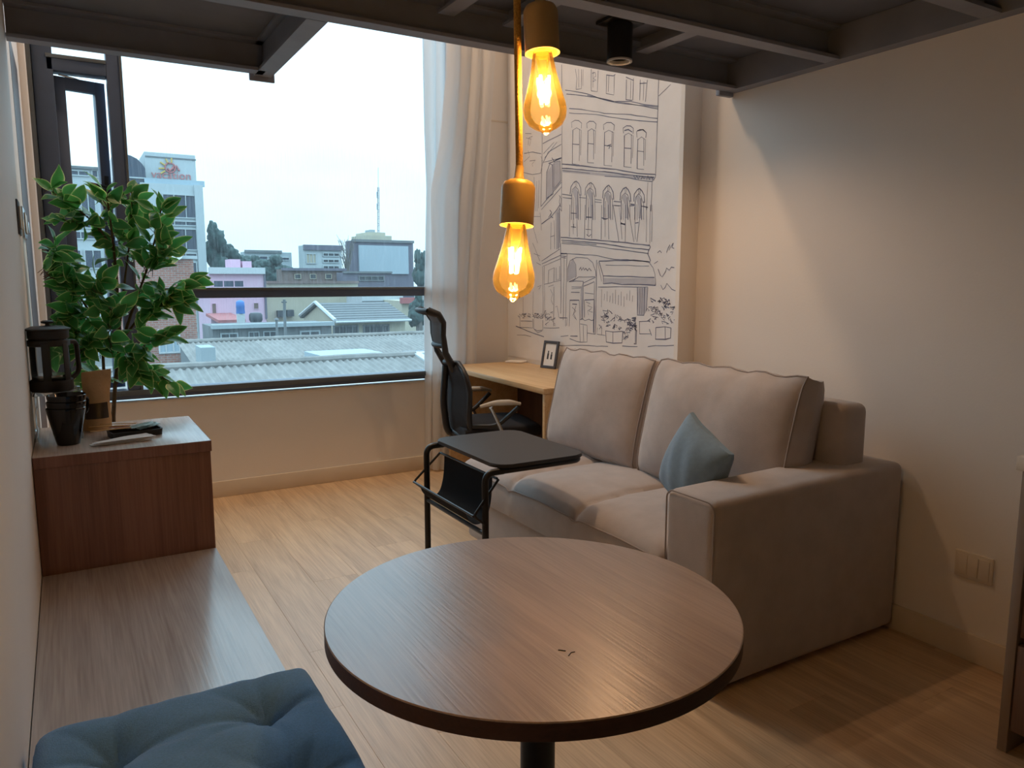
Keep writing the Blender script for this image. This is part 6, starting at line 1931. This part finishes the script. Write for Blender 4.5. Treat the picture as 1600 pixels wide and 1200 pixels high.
t = block('flat_shed', 'long low grey shed with small windows behind the corrugated roofs', 'building', (7.755, 15.307, -2.568, -1.573), 50, 4, M['o_grey'])
facade(t, 'roof_edge', (7.704, 15.412, -1.697, -1.449), 50, M['o_haze'], 0.4)
for rc in ((9.899, 10.572, -2.440, -1.948), (10.813, 11.662, -2.437, -1.941), (13.156, 14.520, -2.453, -1.986), (8.198, 9.272, -2.381, -1.977)):
    window(t, rc, 50, M['o_haze'], M['o_dark'], 0.1, 2)
t = block('red_roof_house', 'small house with a red tiled roof near the curtain', 'house', (34.289, 36.259, -4.160, -1.116), 84, 6, M['o_cream'])
facade(t, 'roof_edge', (34.160, 36.454, -1.419, -0.738), 84, M['o_red'], 0.6)
t = block('white_terrace', 'white terrace walls behind the gabled house', 'building', (31.514, 36.928, -3.636, -0.603), 90, 6, M['o_flash'])
facade(t, 'parapet', (31.534, 34.878, -1.543, -1.226), 90, M['o_grey'], 0.3)
t = thing('utility_pole', 'grey utility pole standing among the low roofs', 'pole', ((11.673, 48.000, -1.961)[0], 48, GZ))
link_mesh('pole_shaft', tube(B(), [((11.673, 48.000, -1.961)[0], 48, GZ), (11.757, 48.000, 0.113)], 0.09, 7), M['o_grey'], t)
link_mesh('cross_arm', tube(B(), [(11.594, 48.000, -0.044), (11.909, 48.000, -0.048)], 0.05, 5), M['o_grey'], t)
t = thing('roof_vent_pipe', 'thin grey vent pipe beside the utility pole', 'pipe', ((10.718, 46.000, -2.192)[0], 46, GZ))
link_mesh('pipe_shaft', tube(B(), [((10.718, 46.000, -2.192)[0], 46, GZ), (10.766, 46.000, -1.046)], 0.07, 7), M['o_grey'], t)
link_mesh('pipe_cap', lathe(B(), [(0, 0), (0.14, 0), (0.1, 0.1), (0, 0.12)], (10.766, 46.000, -1.046), 10), M['o_grey'], t)

# corrugated roofs: every sheet its own piece
sheets = {}
def corr_sheet(w, l, dz, pitch, amp):
    n = max(2, int(round(w/pitch)))*6
    bm = B()
    V = []
    for i in range(n+1):
        x = -w/2+w*i/n
        z = amp*math.cos(2*PI*i/6)
        V.append([bm.verts.new((x, 0, z)), bm.verts.new((x, l, z+dz))])
    for i in range(n):
        bm.faces.new((V[i][0], V[i+1][0], V[i+1][1], V[i][1]))
    return bm
def corr_roof(name, label, x0, x1, y0, y1, z0, z1, wall, rows, sw, pitch, amp):
    t = thing(name, label, 'roof', ((x0+x1)/2, y0, GZ))
    link_mesh('wall', prism(B(), [(y0+0.3, GZ), (y0+0.3, z0-0.12), (y1-0.05, z1-0.12), (y1-0.05, GZ)], 'x', x0+0.1, x1-0.1), wall, t, smooth=False)
    n = int(math.ceil((x1-x0)/sw)); w = (x1-x0)/n
    l = (y1-y0)/rows; dz = (z1-z0)/rows
    proto = None
    for k in range(n):
        for q in range(rows):
            if proto is None:
                proto = link_mesh('roof_sheet', corr_sheet(w, l+0.15, dz, pitch, amp), M['o_sheet'], None, ang=180)
                o = proto
            else:
                o = proto.copy(); COL.objects.link(o)
            o.parent = t
            o.location = Vector((x0+w*(k+0.5), y0+l*q, z0+dz*q+0.02*(rows-q)+0.004*(k % 2)))-Vector(t.location)
            o.rotation_euler = (0, 0, random.uniform(-0.004, 0.004))
    m = int(math.ceil((x1-x0)/1.3)); w = (x1-x0)/m
    for k in range(m):
        link_mesh('ridge_cap', tube(B(), [(x0+w*k, y1, z1+0.03+0.008*(k % 2)), (x0+w*(k+1)+0.06, y1, z1+0.03+0.008*(k % 2))], 0.10, 8), M['o_sheet'], t)
    return t
zt_, zb_ = -0.836, -1.527
t = corr_roof('corrugated_roof', 'nearest grey corrugated roof just under the window sill', 0.3, (8.492, 20.000, -0.847)[0], 16, 20, zb_, zt_, M['o_grey'], 2, 1.0, 0.177, 0.028)
link_mesh('flashing', prism(B(), [(16, zb_+0.06), (20.1, zt_+0.10), (20.1, zt_-0.2), (16, zb_-0.2)], 'x', (8.492, 20.000, -0.847)[0], (8.492, 20.000, -0.847)[0]+0.22), M['o_flash'], t, smooth=False)
zt_, zb_ = -1.125, -1.829
t = corr_roof('corrugated_roof', 'farther grey corrugated roof behind the nearest one', (3.643, 27.000, -1.612)[0], (16.024, 32.000, -1.162)[0], 27, 32, zb_, zt_, M['o_grey'], 3, 1.0, 0.177, 0.03)
link_mesh('roof_box', box(B(), *(3.842, 4.314), 27.4, 28.6, *(-1.567, -0.974)), M['o_haze'], t, smooth=False)
link_mesh('skylight', prism(B(), [(24.0, -1.450), (24.0, -1.239), (27.5, -1.272), (27.5, -1.272-0.6)], 'x', (7.383, 25.000, -1.307)[0], (9.641, 25.000, -1.425)[0]), M['o_screen'], t, smooth=False)
t = block('blue_roof', 'blue-grey flat roof beside the nearest corrugated roof', 'roof', (9.856, 10.787, -1.390, -1.111), 22.2, 2.0, M['o_glass'])
facade(t, 'roof_edge', (9.516, 10.414, -1.048, -0.986), 22.2, M['o_flash'], 0.1)

# ---------------------------------------------------------------- tidy helper properties
for o in bpy.data.objects:
    for k in ('_o', '_b'):
        if k in o: del o[k]
